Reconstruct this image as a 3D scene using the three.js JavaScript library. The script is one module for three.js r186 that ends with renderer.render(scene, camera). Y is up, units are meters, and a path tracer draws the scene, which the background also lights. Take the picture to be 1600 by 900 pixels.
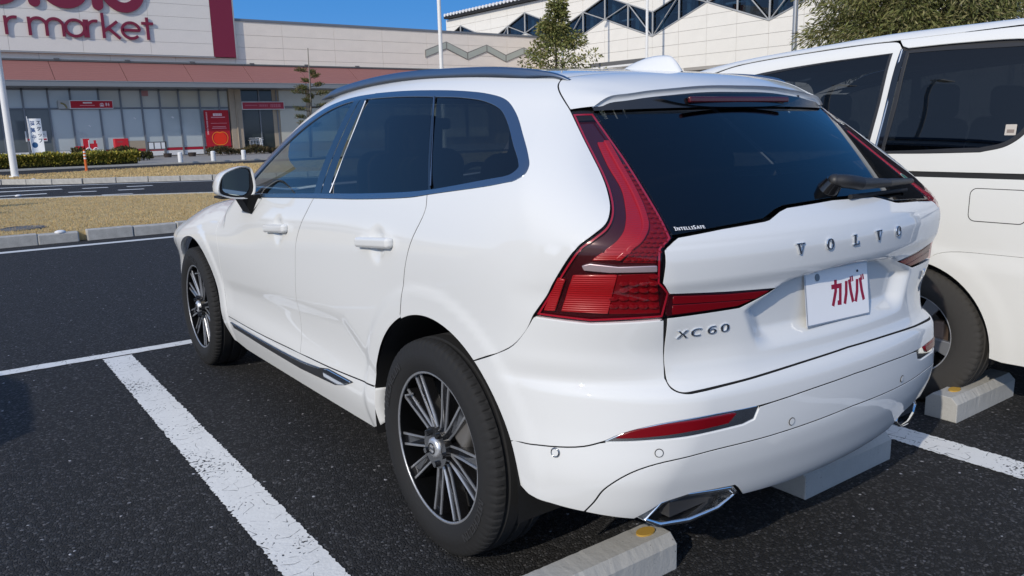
import * as THREE from 'three';
import { mergeGeometries, mergeVertices, toCreasedNormals } from 'three/addons/utils/BufferGeometryUtils.js';
import { RoundedBoxGeometry } from 'three/addons/geometries/RoundedBoxGeometry.js';
import { TextGeometry } from 'three/addons/geometries/TextGeometry.js';
import { FontLoader } from 'three/addons/loaders/FontLoader.js';
import { ImprovedNoise } from 'three/addons/math/ImprovedNoise.js';

// ---------- camera, sky, sun, exposure ----------
const scene = new THREE.Scene();
const camera = new THREE.PerspectiveCamera(39.77, 16 / 9, .05, 900);
camera.position.set(-2.181, 1.415, 2.191);
camera.rotation.set(-.19971, -.6262, -.02472, 'YXZ');
scene.add(camera);
const renderer = new THREE.WebGLRenderer({ antialias: true });
renderer.setSize(1024, 576);
renderer.toneMapping = THREE.LinearToneMapping;
renderer.toneMappingExposure = 1.03;
renderer.shadowMap.enabled = true;
const SUN = new THREE.Vector3(-1, .60, .41).normalize();
{
  const W = 512, H = 256, px = new Float32Array(W * H * 4), d = new THREE.Vector3();
  for (let j = 0; j < H; j++) for (let i = 0; i < W; i++) {
    const th = (j + .5) / H * Math.PI - Math.PI / 2, ph = (i + .5) / W * 2 * Math.PI;   // row 0 is straight down
    d.set(-Math.cos(th) * Math.cos(ph), Math.sin(th), -Math.cos(th) * Math.sin(ph));
    const h = Math.max(d.y, 0), k = Math.exp(-h * 2.4), k2 = Math.exp(-h * 24), q = d.dot(SUN), g = Math.max(q, 0), glow = .44 * (.5 + .5 * q) ** 3.2 + .22 * g ** 6 + .8 * g ** 48;
    const o = (j * W + i) * 4;
    if (d.y >= 0) {                                    // deep blue above, paler at the horizon, whiter towards the sun
      px[o] = .036 + .022 * k + .55 * k2 + glow; px[o + 1] = .130 + .18 * k + .42 * k2 + glow * .96; px[o + 2] = .375 + .40 * k + .18 * k2 + glow * .86;
    } else { px[o] = .10; px[o + 1] = .10; px[o + 2] = .10; }
    px[o + 3] = 1;
  }
  const sky = new THREE.DataTexture(px, W, H, THREE.RGBAFormat, THREE.FloatType);
  sky.mapping = THREE.EquirectangularReflectionMapping; sky.magFilter = sky.minFilter = THREE.LinearFilter; sky.needsUpdate = true;
  scene.background = sky; scene.environment = sky;
}
const sun = new THREE.DirectionalLight(new THREE.Color(1, .92, .80), 2.6);
sun.position.copy(SUN).multiplyScalar(60).add(new THREE.Vector3(0, 0, -12)); sun.target.position.set(0, 0, -12);
sun.castShadow = true; sun.shadow.mapSize.set(4096, 4096);
Object.assign(sun.shadow.camera, { left: -60, right: 60, top: 60, bottom: -60, near: 1, far: 200 });
sun.shadow.radius = 1;
scene.add(sun, sun.target);
// ---------- smooth curves and the outer shape of the white SUV (rear axle at z = 0, nose towards -z, left side at -x) ----------
function spl(pts) {                                   // natural cubic spline through [t, value] pairs
  const n = pts.length, x = pts.map(p => p[0]), y = pts.map(p => p[1]), m = new Array(n).fill(0), c = new Array(n).fill(0), d = new Array(n).fill(0);
  for (let i = 1; i < n - 1; i++) {
    const h0 = x[i] - x[i - 1], h1 = x[i + 1] - x[i], b = 2 * (h0 + h1) - h0 * c[i - 1];
    c[i] = h1 / b; d[i] = (6 * ((y[i + 1] - y[i]) / h1 - (y[i] - y[i - 1]) / h0) - h0 * d[i - 1]) / b;
  }
  for (let i = n - 2; i > 0; i--) m[i] = d[i] - c[i] * m[i + 1];
  return t => {
    if (t <= x[0]) { const h = x[1] - x[0]; return y[0] + (t - x[0]) * ((y[1] - y[0]) / h - h * (2 * m[0] + m[1]) / 6); }
    if (t >= x[n - 1]) { const h = x[n - 1] - x[n - 2]; return y[n - 1] + (t - x[n - 1]) * ((y[n - 1] - y[n - 2]) / h + h * (2 * m[n - 1] + m[n - 2]) / 6); }
    let i = 0; while (t > x[i + 1]) i++;
    const h = x[i + 1] - x[i], a = (x[i + 1] - t) / h, b = 1 - a;
    return a * y[i] + b * y[i + 1] + ((a * a * a - a) * m[i] + (b * b * b - b) * m[i + 1]) * h * h / 6;
  };
}
function pch(pts) {                                   // monotone cubic through [t, value] pairs
  const n = pts.length, x = pts.map(p => p[0]), y = pts.map(p => p[1]), s = [], g = [];
  for (let i = 0; i < n - 1; i++) s.push((y[i + 1] - y[i]) / (x[i + 1] - x[i]));
  for (let i = 0; i < n; i++) g.push(i === 0 ? s[0] : i === n - 1 ? s[n - 2] : s[i - 1] * s[i] <= 0 ? 0 : 2 * s[i - 1] * s[i] / (s[i - 1] + s[i]));
  return t => {
    if (t <= x[0]) return y[0] + (t - x[0]) * g[0];
    if (t >= x[n - 1]) return y[n - 1] + (t - x[n - 1]) * g[n - 1];
    let i = 0; while (t > x[i + 1]) i++;
    const h = x[i + 1] - x[i], u = (t - x[i]) / h, u2 = u * u, u3 = u2 * u;
    return (2 * u3 - 3 * u2 + 1) * y[i] + (u3 - 2 * u2 + u) * h * g[i] + (3 * u2 - 2 * u3) * y[i + 1] + (u3 - u2) * h * g[i + 1];
  };
}
function tab(f, a, b, n) {                            // a curve as a smooth lookup table
  const v = new Float64Array(n + 3), h = (b - a) / n;
  for (let i = -1; i <= n + 1; i++) v[i + 1] = f(a + i * h);
  return t => {
    let q = (t - a) / h; q = q < 0 ? 0 : q > n - 1e-6 ? n - 1e-6 : q;
    const i = Math.floor(q), u = q - i, p0 = v[i], p1 = v[i + 1], p2 = v[i + 2], p3 = v[i + 3] ?? v[i + 2];
    return p1 + .5 * u * (p2 - p0 + u * (2 * p0 - 5 * p1 + 4 * p2 - p3 + u * (3 * (p1 - p2) + p3 - p0)));
  };
}
const clamp = (t, a, b) => t < a ? a : t > b ? b : t;
const sst = (a, b, t) => { t = clamp((t - a) / (b - a), 0, 1); return t * t * (3 - 2 * t); };
const belt = spl([[-3.6, 1.02], [-2.4, 1.075], [-1.67, 1.108], [-.95, 1.146], [-.5, 1.168], [-.1, 1.198], [.25, 1.245], [.45, 1.275], [.9, 1.29]]);
const roofEdge = spl([[-3.7, 1.35], [-2, 1.49], [-1.3, 1.575], [-.7, 1.60], [0, 1.57], [.34, 1.515], [.6, 1.46], [1, 1.36]]);
const wRoof = spl([[-3.6, .50], [-2, .60], [-1.3, .64], [-.7, .65], [0, .635], [.3, .605], [.5, .55], [1, .38]]);
const wBelt = spl([[-3.8, .74], [-2.9, .85], [-2.2, .878], [-1.6, .893], [-.9, .904], [-.2, .905], [.1, .897], [.4, .868], [.7, .80], [1, .71]]);
const wShoulder = spl([[-3.8, .80], [-3.4, .88], [-2.85, .918], [-2.2, .918], [-1.5, .926], [-.8, .932], [-.2, .94], [.15, .945], [.42, .932], [.65, .895], [.85, .85], [1, .80]]);
const wMid = spl([[-3.8, .80], [-3.4, .90], [-2.85, .932], [-2.1, .93], [-1, .937], [0, .945], [.4, .938], [.62, .91], [.8, .87], [1, .81]]);
const wLow = spl([[-3.8, .80], [-3.4, .895], [-2.85, .93], [-2.1, .928], [-1, .934], [0, .942], [.4, .938], [.62, .915], [.8, .88], [1, .83]]);
const wCove = spl([[-3.8, .78], [-3.4, .885], [-2.85, .92], [-2, .920], [-1, .926], [0, .936], [.4, .932], [.62, .912], [.8, .88], [1, .83]]);
const wSill = spl([[-3.8, .76], [-3.4, .875], [-2.85, .917], [-2.1, .925], [-1, .932], [0, .932], [.4, .925], [.62, .905], [.8, .872], [1, .82]]);
const SZ0 = -3.84, SZ1 = 1.04, SY0 = .16, SY1 = 1.8, NZ = 122, NY = 82;
const sideTab = new Float64Array((NZ + 1) * (NY + 1));
for (let i = 0; i <= NZ; i++) {
  const z = SZ0 + (SZ1 - SZ0) * i / NZ, b = belt(z), r = Math.max(roofEdge(z), b + .2), wr = wRoof(z), wb = wBelt(z);
  const f = spl([[.16, wSill(z) - .07], [.30, wSill(z) - .025], [.41, wSill(z)], [.53, wCove(z)], [.68, wLow(z)], [.86, wMid(z)], [b - .155, wShoulder(z)], [b, wb], [b + .46 * (r - b), wr + .54 * (wb - wr) + .022], [r, wr], [r + .18, wr - .16]]);
  for (let j = 0; j <= NY; j++) sideTab[i * (NY + 1) + j] = f(SY0 + (SY1 - SY0) * j / NY);
}
function cr(p0, p1, p2, p3, u) { return p1 + .5 * u * (p2 - p0 + u * (2 * p0 - 5 * p1 + 4 * p2 - p3 + u * (3 * (p1 - p2) + p3 - p0))); }
function sideW(y, z) {
  const a = clamp((z - SZ0) / (SZ1 - SZ0) * NZ, 1, NZ - 1.001), b = clamp((y - SY0) / (SY1 - SY0) * NY, 1, NY - 1.001), i = Math.floor(a), j = Math.floor(b), u = a - i, v = b - j, r = [];
  for (let k = -1; k < 3; k++) { const o = (i + k) * (NY + 1) + j; r.push(cr(sideTab[o - 1], sideTab[o], sideTab[o + 1], sideTab[o + 2], v)); }
  return cr(r[0], r[1], r[2], r[3], u);
}
const ARCH = [[.022, .372, .447], [-2.82, .362, .447]];      // wheel openings: z, y, radius
function sideX(y, z) {
  let w = sideW(y, z);
  for (const [cz, cy, r] of ARCH) {                  // flared arches
    const d = Math.hypot(z - cz, y - cy);
    if (d < .68) w += .006 * (1 - sst(r + .07, r + .118, d)) * sst(.16, .34, y);
  }
  if (z > -2.4 && z < -.2 && y < .9) {               // hollow along the lower doors, closed by a slanting crease behind
    const top = .625 + (z + 2.22) * .056, d1 = top - y, d2 = (-.43 - z) + (y - .565) * -1.75 + .02, m = Math.min(d1, d2 * .5);
    w -= .0075 * sst(-.012, .060, m) * sst(.40, .52, y) * sst(-2.36, -2.15, z);
  }
  if (y > .9 && y < 1.12 && z < -.1 && z > -1.6) for (const [hz, hy] of [[-1.345, .98], [-.33, 1.02]]) {   // finger cups behind the door handles
    const q = ((z - hz) / .05) ** 2 + ((y - hy) / .052) ** 2;
    if (q < 4) w -= .011 * Math.exp(-q * q);
  }
  return w;
}
const rear0 = tab(pch([[.15, .70], [.28, .80], [.36, .868], [.43, .899], [.49, .920], [.55, .931], [.61, .934], [.66, .933], [.695, .930], [.714, .922], [.735, .905], [.765, .893], [.83, .884], [.91, .886], [.97, .889], [1.015, .9035], [1.06, .9055], [1.11, .893], [1.14, .868], [1.16, .845], [1.3, .675], [1.45, .490], [1.6, .30], [1.8, .05]]), .1, 1.9, 360);
function rearZ(X, y) {
  const bow = y > 1.1 ? .175 + .06 * sst(1.1, 1.5, y) : .17, X2 = X * X;
  let z = rear0(y) - bow * X2 - .05 * X2 * X2;
  if (y > .74 && y < 1.02) {                          // number plate recess under the overhang
    const side = .425 - Math.max(0, .90 - y) * .45 - Math.max(0, y - .91) * 2.2;
    z -= .040 * (1 - sst(.982, .997, y + .06 * X)) * sst(.785, .845, y) * (1 - sst(side - .075, side + .015, X));
  }
  if (y > .68 && y < .95 && X > .3) z -= .03 * sst(.42, .72, X) * sst(.70, .74, y) * (1 - sst(.78, .93, y));   // hollow beside the tailgate, above the bumper ledge
  return z;
}
const topC = tab(pch([[-3.9, .55], [-3.78, .70], [-3.65, .82], [-3.4, .96], [-3, 1.05], [-2.7, 1.087], [-2.45, 1.105], [-2.32, 1.15], [-2.08, 1.30], [-1.83, 1.455], [-1.6, 1.56], [-1.33, 1.618], [-1, 1.64], [-.65, 1.645], [-.3, 1.634], [0, 1.613], [.2, 1.592], [.35, 1.57], [.5, 1.538], [.8, 1.48], [1.1, 1.40]]), -3.95, 1.2, 420);
function topY(X, z) { return topC(z - .18 * X * X) - .075 * X * X - .04 * X ** 4; }
const cornerR = tab(pch([[.15, .17], [.45, .19], [.62, .275], [.70, .29], [.80, .225], [.95, .225], [1.05, .20], [1.18, .13], [1.45, .06], [1.8, .05]]), .1, 1.9, 180);
const frontZ = X => -3.75 + .14 * X * X + .10 * X ** 4;
function rnd(a, b, r) { a += r; b += r; return Math.hypot(a > 0 ? a : 0, b > 0 ? b : 0) - r + Math.min(Math.max(a, b), 0); }
function F(x, y, z) {                                 // < 0 inside the body
  const X0 = Math.abs(x), X = Math.min(X0, 1.05), s = X0 - sideX(y, z);
  if (z > -.8) { const f = rnd(s, (z - rearZ(X, y)) * .85, cornerR(y)); return rnd(f, y - topY(X, z), .07); }
  return rnd(rnd(s, frontZ(X) - z, .22), (y - topY(X, z)) * .9, z < -2.2 ? .12 : .07);
}
function root(o, d, t0 = 3, tEnd = -2) {              // from outside at o + t0 d inwards to the body
  let t = t0;
  for (let i = 0; i < 140; i++) {
    const f = F(o[0] + d[0] * t, o[1] + d[1] * t, o[2] + d[2] * t);
    if (Math.abs(f) < 2e-6) break;
    t -= clamp(f * .72, -.12, .12);
    if (t < tEnd) return null;
  }
  return [o[0] + d[0] * t, o[1] + d[1] * t, o[2] + d[2] * t];
}
function nrm(p, e = .0025) {
  const [x, y, z] = p, n = [F(x + e, y, z) - F(x - e, y, z), F(x, y + e, z) - F(x, y - e, z), F(x, y, z + e) - F(x, y, z - e)], l = Math.hypot(...n) || 1;
  return n.map(v => v / l);
}
// ---------- helpers ----------
let seed = 20240207;
const rand = () => { seed = (seed + 0x6D2B79F5) | 0; let t = Math.imul(seed ^ (seed >>> 15), 1 | seed); t = (t + Math.imul(t ^ (t >>> 7), 61 | t)) ^ t; return ((t ^ (t >>> 14)) >>> 0) / 4294967296; };
const rr = (a, b) => a + (b - a) * rand();
const noise = new ImprovedNoise();
const used = {};
function numbered(n) { const k = used[n] = (used[n] ?? -1) + 1; return k ? n + '_' + String(k).padStart(3, '0') : n; }
function tag(o, label, category, group, kind) { Object.assign(o.userData, { label }); if (category) o.userData.category = category; if (group) o.userData.group = group; if (kind) o.userData.kind = kind; return o; }
function thing(name, label, category, pos = [0, 0, 0], turn = 0, group) { const o = new THREE.Group(); o.name = numbered(name); o.position.set(...pos); o.rotation.y = turn; scene.add(o); return tag(o, label, category, group); }
function mesh(name, g, m, parent, pos, rot) {
  const o = new THREE.Mesh(g, m); o.name = parent ? name : numbered(name); if (pos) o.position.set(...pos); if (rot) o.rotation.set(...rot);
  o.castShadow = o.receiveShadow = true; (parent || scene).add(o); return o;
}
function ground(name, g, m, label) { const o = mesh(name, g, m); o.userData.kind = 'structure'; if (label) o.userData.label = label; return o; }
const box = (w, h, d, x = 0, y = 0, z = 0, r = 0) => (r ? new RoundedBoxGeometry(w, h, d, 2, r) : new THREE.BoxGeometry(w, h, d)).translate(x, y, z);
function merge(gs) { return mergeGeometries(gs.map(g => { const q = g.index ? g.toNonIndexed() : g; for (const k of Object.keys(q.attributes)) if (!['position', 'normal', 'uv'].includes(k)) q.deleteAttribute(k); if (!q.attributes.uv) q.setAttribute('uv', new THREE.BufferAttribute(new Float32Array(q.attributes.position.count * 2), 2)); if (!q.attributes.normal) q.computeVertexNormals(); return q; })); }
function tube(pts, r, seg = 24, rad = 8, closed = false) { return new THREE.TubeGeometry(new THREE.CatmullRomCurve3(pts.map(p => new THREE.Vector3(...p)), closed), seg, r, rad, closed); }
function rodGeo(a, b, r, r2 = r, n = 8) {
  const A = new THREE.Vector3(...a), B = new THREE.Vector3(...b), L = A.distanceTo(B), g = new THREE.CylinderGeometry(r2, r, L, n);
  g.translate(0, L / 2, 0); g.applyQuaternion(new THREE.Quaternion().setFromUnitVectors(new THREE.Vector3(0, 1, 0), B.clone().sub(A).normalize())); return g.translate(...a);
}
function poly(pts, depth, bevel = 0) {                 // extruded xy outline
  const s = new THREE.Shape(pts.map(p => new THREE.Vector2(...p)));
  return new THREE.ExtrudeGeometry(s, { depth, bevelEnabled: bevel > 0, bevelThickness: bevel, bevelSize: bevel, bevelOffset: -bevel, bevelSegments: 2, curveSegments: 8 });
}
function worldUV(g, s = 1, plane = 'xz') {             // uv in metres
  const p = g.attributes.position, uv = new Float32Array(p.count * 2), [a, b] = plane.split('').map(c => 'xyz'.indexOf(c));
  for (let i = 0; i < p.count; i++) { const v = [p.getX(i), p.getY(i), p.getZ(i)]; uv[2 * i] = v[a] * s; uv[2 * i + 1] = v[b] * s; }
  g.setAttribute('uv', new THREE.BufferAttribute(uv, 2)); return g;
}
function boxUV(g0, s = 1) {                             // uv in metres, each face from its own side
  const g = g0.index ? g0.toNonIndexed() : g0, p = g.attributes.position, n = g.attributes.normal, uv = new Float32Array(p.count * 2);
  for (let i = 0; i < p.count; i += 3) { let a = [0, 0, 0]; for (let k = 0; k < 3; k++) a = [a[0] + Math.abs(n.getX(i + k)), a[1] + Math.abs(n.getY(i + k)), a[2] + Math.abs(n.getZ(i + k))]; const m = a.indexOf(Math.max(...a)); for (let k = 0; k < 3; k++) { const v = [p.getX(i + k), p.getY(i + k), p.getZ(i + k)]; uv[2 * (i + k)] = (m === 0 ? v[2] : v[0]) * s; uv[2 * (i + k) + 1] = (m === 1 ? v[2] : v[1]) * s; } }
  g.setAttribute('uv', new THREE.BufferAttribute(uv, 2)); return g;
}
function flatPoly(pts, y) {                            // horizontal sheet from [x, z] outline
  const g = new THREE.ShapeGeometry(new THREE.Shape(pts.map(p => new THREE.Vector2(p[0], -p[1])))); g.rotateX(-Math.PI / 2); g.translate(0, y, 0); return worldUV(g);
}
function slab(pts, y0, y1) {                           // flat-topped block from [x, z] outline
  const g = new THREE.ExtrudeGeometry(new THREE.Shape(pts.map(p => new THREE.Vector2(p[0], -p[1]))), { depth: y1 - y0, bevelEnabled: false }); g.rotateX(-Math.PI / 2); g.translate(0, y0, 0); return worldUV(g);
}
function tex(n, f, srgb = false, rep = 1) {            // n x n RGBA texture from f(u, v) -> [r, g, b] or grey, 0..1
  const px = new Uint8Array(n * n * 4);
  for (let j = 0; j < n; j++) for (let i = 0; i < n; i++) { let c = f(i / n, j / n, i, j); if (typeof c === 'number') c = [c, c, c]; const o = (j * n + i) * 4; for (let k = 0; k < 3; k++) px[o + k] = clamp(c[k], 0, 1) * 255; px[o + 3] = 255; }
  const t = new THREE.DataTexture(px, n, n); t.wrapS = t.wrapT = THREE.RepeatWrapping; t.magFilter = THREE.LinearFilter; t.minFilter = THREE.LinearMipmapLinearFilter; t.generateMipmaps = true; t.anisotropy = 8;
  if (srgb) t.colorSpace = THREE.SRGBColorSpace; t.repeat.set(rep, rep); t.needsUpdate = true; return t;
}
const lin2s = c => c <= .0031308 ? 12.92 * c : 1.055 * c ** (1 / 2.4) - .055;
function tnoise(u, v, f, oct = 4, s = 0) {             // tiling fractal noise, about -1..1
  let a = 1, t = 0, w = 0;
  for (let o = 0; o < oct; o++) {
    const n = (x, y) => noise.noise(x * f, y * f, s + o * 7.3), m = n(u, v) * (1 - u) * (1 - v) + n(u - 1, v) * u * (1 - v) + n(u, v - 1) * (1 - u) * v + n(u - 1, v - 1) * u * v;
    t += m * a; w += a; a *= .55; f *= 2;
  }
  return t / w * 1.6;
}
const std = (c, rough = .6, metal = 0, extra = {}) => new THREE.MeshStandardMaterial({ color: Array.isArray(c) ? new THREE.Color().setRGB(...c) : c, roughness: rough, metalness: metal, ...extra });
const phy = (c, rough = .4, extra = {}) => new THREE.MeshPhysicalMaterial({ color: Array.isArray(c) ? new THREE.Color().setRGB(...c) : c, roughness: rough, ...extra });
const font = {}; for (const k of ['sans_bold', 'sans_regular', 'serif_bold']) font[k] = await new FontLoader().loadAsync('fonts/droid/droid_' + k + '.typeface.json');
function text(s, f, size, depth, bevel = 0) { const g = new TextGeometry(s, { font: font[f], size, depth, curveSegments: 6, bevelEnabled: bevel > 0, bevelThickness: bevel, bevelSize: bevel * .6, bevelSegments: 2 }); g.computeBoundingBox(); return g; }
function canvasTex(w, h, draw) { const c = document.createElement('canvas'); c.width = w; c.height = h; draw(c.getContext('2d'), w, h); const t = new THREE.CanvasTexture(c); t.colorSpace = THREE.SRGBColorSpace; t.anisotropy = 8; return t; }

// ---------- panels cut out of a smooth body ----------
const dot = (a, b) => a[0] * b[0] + a[1] * b[1] + a[2] * b[2];
const nz = a => { const l = Math.hypot(...a); return a.map(v => v / l); };
function smooth(pts, n = 6) {                          // Catmull-Rom through 3-D points
  const c = new THREE.CatmullRomCurve3(pts.map(p => new THREE.Vector3(...p)), false, 'centripetal');
  return c.getPoints((pts.length - 1) * n).map(v => v.toArray());
}
const flip = pts => pts.map(p => [-p[0], p[1], p[2]]);
function sym(pts) { return pts.concat(flip(pts).reverse().filter((p, i, a) => !(Math.abs(p[0]) < 1e-4 && (i === 0 || i === a.length - 1)))); }
function planar(fld, D, U) {                           // looking along -D onto the body
  D = nz(D); const V = [D[1] * U[2] - D[2] * U[1], D[2] * U[0] - D[0] * U[2], D[0] * U[1] - D[1] * U[0]];
  return { fld, uv: p => [dot(p, U), dot(p, V)], at: (u, v) => fld.root([0, 1, 2].map(i => u * U[i] + v * V[i]), D), D };
}
function around(fld, x0, z0) { return { fld, uv: p => [Math.atan2(p[0] - x0, p[2] - z0) * .9, p[1]], at: (u, v) => fld.root([x0, v, z0], [Math.sin(u / .9), 0, Math.cos(u / .9)]) }; }
function inside(p, poly) { let c = false; for (let i = 0, j = poly.length - 1; i < poly.length; j = i++) { const a = poly[i], b = poly[j]; if ((a[1] > p[1]) !== (b[1] > p[1]) && p[0] < (b[0] - a[0]) * (p[1] - a[1]) / (b[1] - a[1]) + a[0]) c = !c; } return c; }
function clipCell(poly, x0, y0, x1, y1) {
  for (const [ax, lim, sg] of [[0, x0, 1], [0, x1, -1], [1, y0, 1], [1, y1, -1]]) {
    const out = [];
    for (let i = 0; i < poly.length; i++) {
      const a = poly[i], b = poly[(i + 1) % poly.length], da = (a[ax] - lim) * sg, db = (b[ax] - lim) * sg;
      if (da >= 0) out.push(a);
      if ((da >= 0) !== (db >= 0)) { const t = da / (da - db), q = [a[0] + (b[0] - a[0]) * t, a[1] + (b[1] - a[1]) * t]; q[ax] = lim; out.push(q); }
    }
    poly = out; if (poly.length < 3) return [];
  }
  return poly;
}
function prep(map, outline, gap, step) {               // outline -> evenly sampled, inset, counter-clockwise uv polygon
  let P = outline.map(map.uv), q = [];
  let ar = 0; for (let i = 0; i < P.length; i++) { const a = P[i], b = P[(i + 1) % P.length]; ar += a[0] * b[1] - b[0] * a[1]; }
  if (ar < 0) P.reverse();
  for (let i = 0; i < P.length; i++) { const a = P[i], b = P[(i + 1) % P.length], l = Math.hypot(b[0] - a[0], b[1] - a[1]); if (l < 1e-5) continue; const n = Math.max(1, Math.ceil(l / step)); for (let k = 0; k < n; k++) q.push([a[0] + (b[0] - a[0]) * k / n, a[1] + (b[1] - a[1]) * k / n]); }
  return q.map((p, i) => {
    const a = q[(i + q.length - 1) % q.length], b = q[(i + 1) % q.length], t1 = nz([p[0] - a[0], p[1] - a[1]]), t2 = nz([b[0] - p[0], b[1] - p[1]]);
    let n = [-(t1[1] + t2[1]), t1[0] + t2[0]]; const l2 = n[0] * n[0] + n[1] * n[1]; if (l2 < .05) n = [-t1[1], t1[0]]; else { const k = 2 / Math.max(l2, .9); n = [n[0] * k, n[1] * k]; }
    return [p[0] + n[0] * gap, p[1] + n[1] * gap];
  });
}
function patch(map, outline, { cell = .016, gap = 0, off = 0, lip = .012, round = .0012, step = .014, noLip = null } = {}) {
  const P = prep(map, outline, gap, step), fld = map.fld, pos = [], nor = [], uvs = [], idx = [], memo = new Map();
  let x0 = 1e9, y0 = 1e9, x1 = -1e9, y1 = -1e9; for (const [x, y] of P) { x0 = Math.min(x0, x); x1 = Math.max(x1, x); y0 = Math.min(y0, y); y1 = Math.max(y1, y); }
  const nx = Math.max(1, Math.ceil((x1 - x0) / cell)), ny = Math.max(1, Math.ceil((y1 - y0) / cell)), cx = (x1 - x0) / nx, cy = (y1 - y0) / ny;
  function vert(u, v) {
    const k = Math.round(u * 2e5) + '|' + Math.round(v * 2e5); let i = memo.get(k); if (i !== undefined) return i;
    const p = map.at(u, v); if (!p) { memo.set(k, -1); return -1; }
    const n = fld.nrm(p); i = pos.length / 3; pos.push(p[0] + n[0] * off, p[1] + n[1] * off, p[2] + n[2] * off); nor.push(...n); uvs.push(u, v); memo.set(k, i); return i;
  }
  function tri(a, b, c) {
    if (a < 0 || b < 0 || c < 0 || a === b || b === c || a === c) return;
    const g = i => [pos[3 * i], pos[3 * i + 1], pos[3 * i + 2]], A = g(a), B = g(b), C = g(c), e = [B[0] - A[0], B[1] - A[1], B[2] - A[2]], f = [C[0] - A[0], C[1] - A[1], C[2] - A[2]];
    const n = [e[1] * f[2] - e[2] * f[1], e[2] * f[0] - e[0] * f[2], e[0] * f[1] - e[1] * f[0]];
    if (n[0] * nor[3 * a] + n[1] * nor[3 * a + 1] + n[2] * nor[3 * a + 2] < 0) idx.push(a, c, b); else idx.push(a, b, c);
  }
  const edge = new Set();
  for (let i = 0; i < P.length; i++) { const a = P[i], b = P[(i + 1) % P.length]; for (let k = 0; k <= 6; k++) { const u = (a[0] + (b[0] - a[0]) * k / 6 - x0) / cx, v = (a[1] + (b[1] - a[1]) * k / 6 - y0) / cy; for (const du of [-.02, .02]) for (const dv of [-.02, .02]) edge.add(Math.floor(u + du) + nx * 4 * Math.floor(v + dv)); } }
  for (let j = 0; j < ny; j++) for (let i = 0; i < nx; i++) {
    const a = x0 + i * cx, b = y0 + j * cy, c = a + cx, d = b + cy;
    if (edge.has(i + nx * 4 * j)) {
      const q = clipCell(P, a, b, c, d).filter((p, k, s) => { const o = s[(k + 1) % s.length]; return Math.hypot(p[0] - o[0], p[1] - o[1]) > 1e-6; }); if (q.length < 3) continue;
      for (const t of THREE.ShapeUtils.triangulateShape(q.map(p => new THREE.Vector2(...p)), [])) tri(...t.map(k => vert(...q[k])));
    } else if (inside([(a + c) / 2, (b + d) / 2], P)) { const A = vert(a, b), B = vert(c, b), C = vert(c, d), E = vert(a, d); tri(A, B, C); tri(A, C, E); }
  }
  if (lip > 0) {                                       // the turned-in edge of the panel
    let hand = 1;
    for (let i = 0; i < P.length; i += 3) { const [u, v] = P[i], p = map.at(u, v), a = map.at(u + .002, v), b = map.at(u, v + .002); if (!p || !a || !b) continue; const n = fld.nrm(p), e = a.map((q, k) => q - p[k]), f = b.map((q, k) => q - p[k]); hand = Math.sign((e[1] * f[2] - e[2] * f[1]) * n[0] + (e[2] * f[0] - e[0] * f[2]) * n[1] + (e[0] * f[1] - e[1] * f[0]) * n[2]) || 1; break; }
    const rows = P.map(([u, v], i) => {
      const p = map.at(u, v); if (!p) return null;
      const n = fld.nrm(p), a = map.at(...P[(i + P.length - 1) % P.length]), b = map.at(...P[(i + 1) % P.length]); if (!a || !b) return null;
      const t = nz([b[0] - a[0], b[1] - a[1], b[2] - a[2]]), o = nz([t[1] * n[2] - t[2] * n[1], t[2] * n[0] - t[0] * n[2], t[0] * n[1] - t[1] * n[0]]).map(q => q * hand);
      return { p: p.map((q, k) => q + n[k] * off), n, o };
    });
    for (let i = 0; i < P.length; i++) {
      const A = rows[i], B = rows[(i + 1) % P.length]; if (!A || !B || (noLip && noLip(A.p) && noLip(B.p))) continue;
      const s = pos.length / 3;
      for (const R of [A, B]) {
        const m = nz([0, 1, 2].map(k => R.n[k] + R.o[k]));
        pos.push(...R.p, ...R.p.map((q, k) => q + R.o[k] * round - R.n[k] * round), ...R.p.map((q, k) => q + R.o[k] * round - R.n[k] * lip));
        nor.push(...R.n, ...m, ...R.o); uvs.push(0, 0, 0, 0, 0, 0);
      }
      if (hand > 0) idx.push(s, s + 1, s + 4, s, s + 4, s + 3, s + 1, s + 2, s + 5, s + 1, s + 5, s + 4); else idx.push(s, s + 4, s + 1, s, s + 3, s + 4, s + 1, s + 5, s + 2, s + 1, s + 4, s + 5);
    }
  }
  const g = new THREE.BufferGeometry(); g.setAttribute('position', new THREE.Float32BufferAttribute(pos, 3)); g.setAttribute('normal', new THREE.Float32BufferAttribute(nor, 3)); g.setAttribute('uv', new THREE.Float32BufferAttribute(uvs, 2)); g.setIndex(idx); return g;
}
function mirrorGeo(g) {
  const m = g.clone(), p = m.attributes.position, n = m.attributes.normal; for (let i = 0; i < p.count; i++) { p.setX(i, -p.getX(i)); if (n) n.setX(i, -n.getX(i)); }
  if (m.index) { const a = m.index.array; for (let i = 0; i < a.length; i += 3) { const t = a[i + 1]; a[i + 1] = a[i + 2]; a[i + 2] = t; } }
  else for (const at of Object.values(m.attributes)) { const s = at.itemSize, a = at.array; for (let i = 0; i < at.count; i += 3) for (let k = 0; k < s; k++) { const t = a[(i + 1) * s + k]; a[(i + 1) * s + k] = a[(i + 2) * s + k]; a[(i + 2) * s + k] = t; } }
  return m;
}
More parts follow.
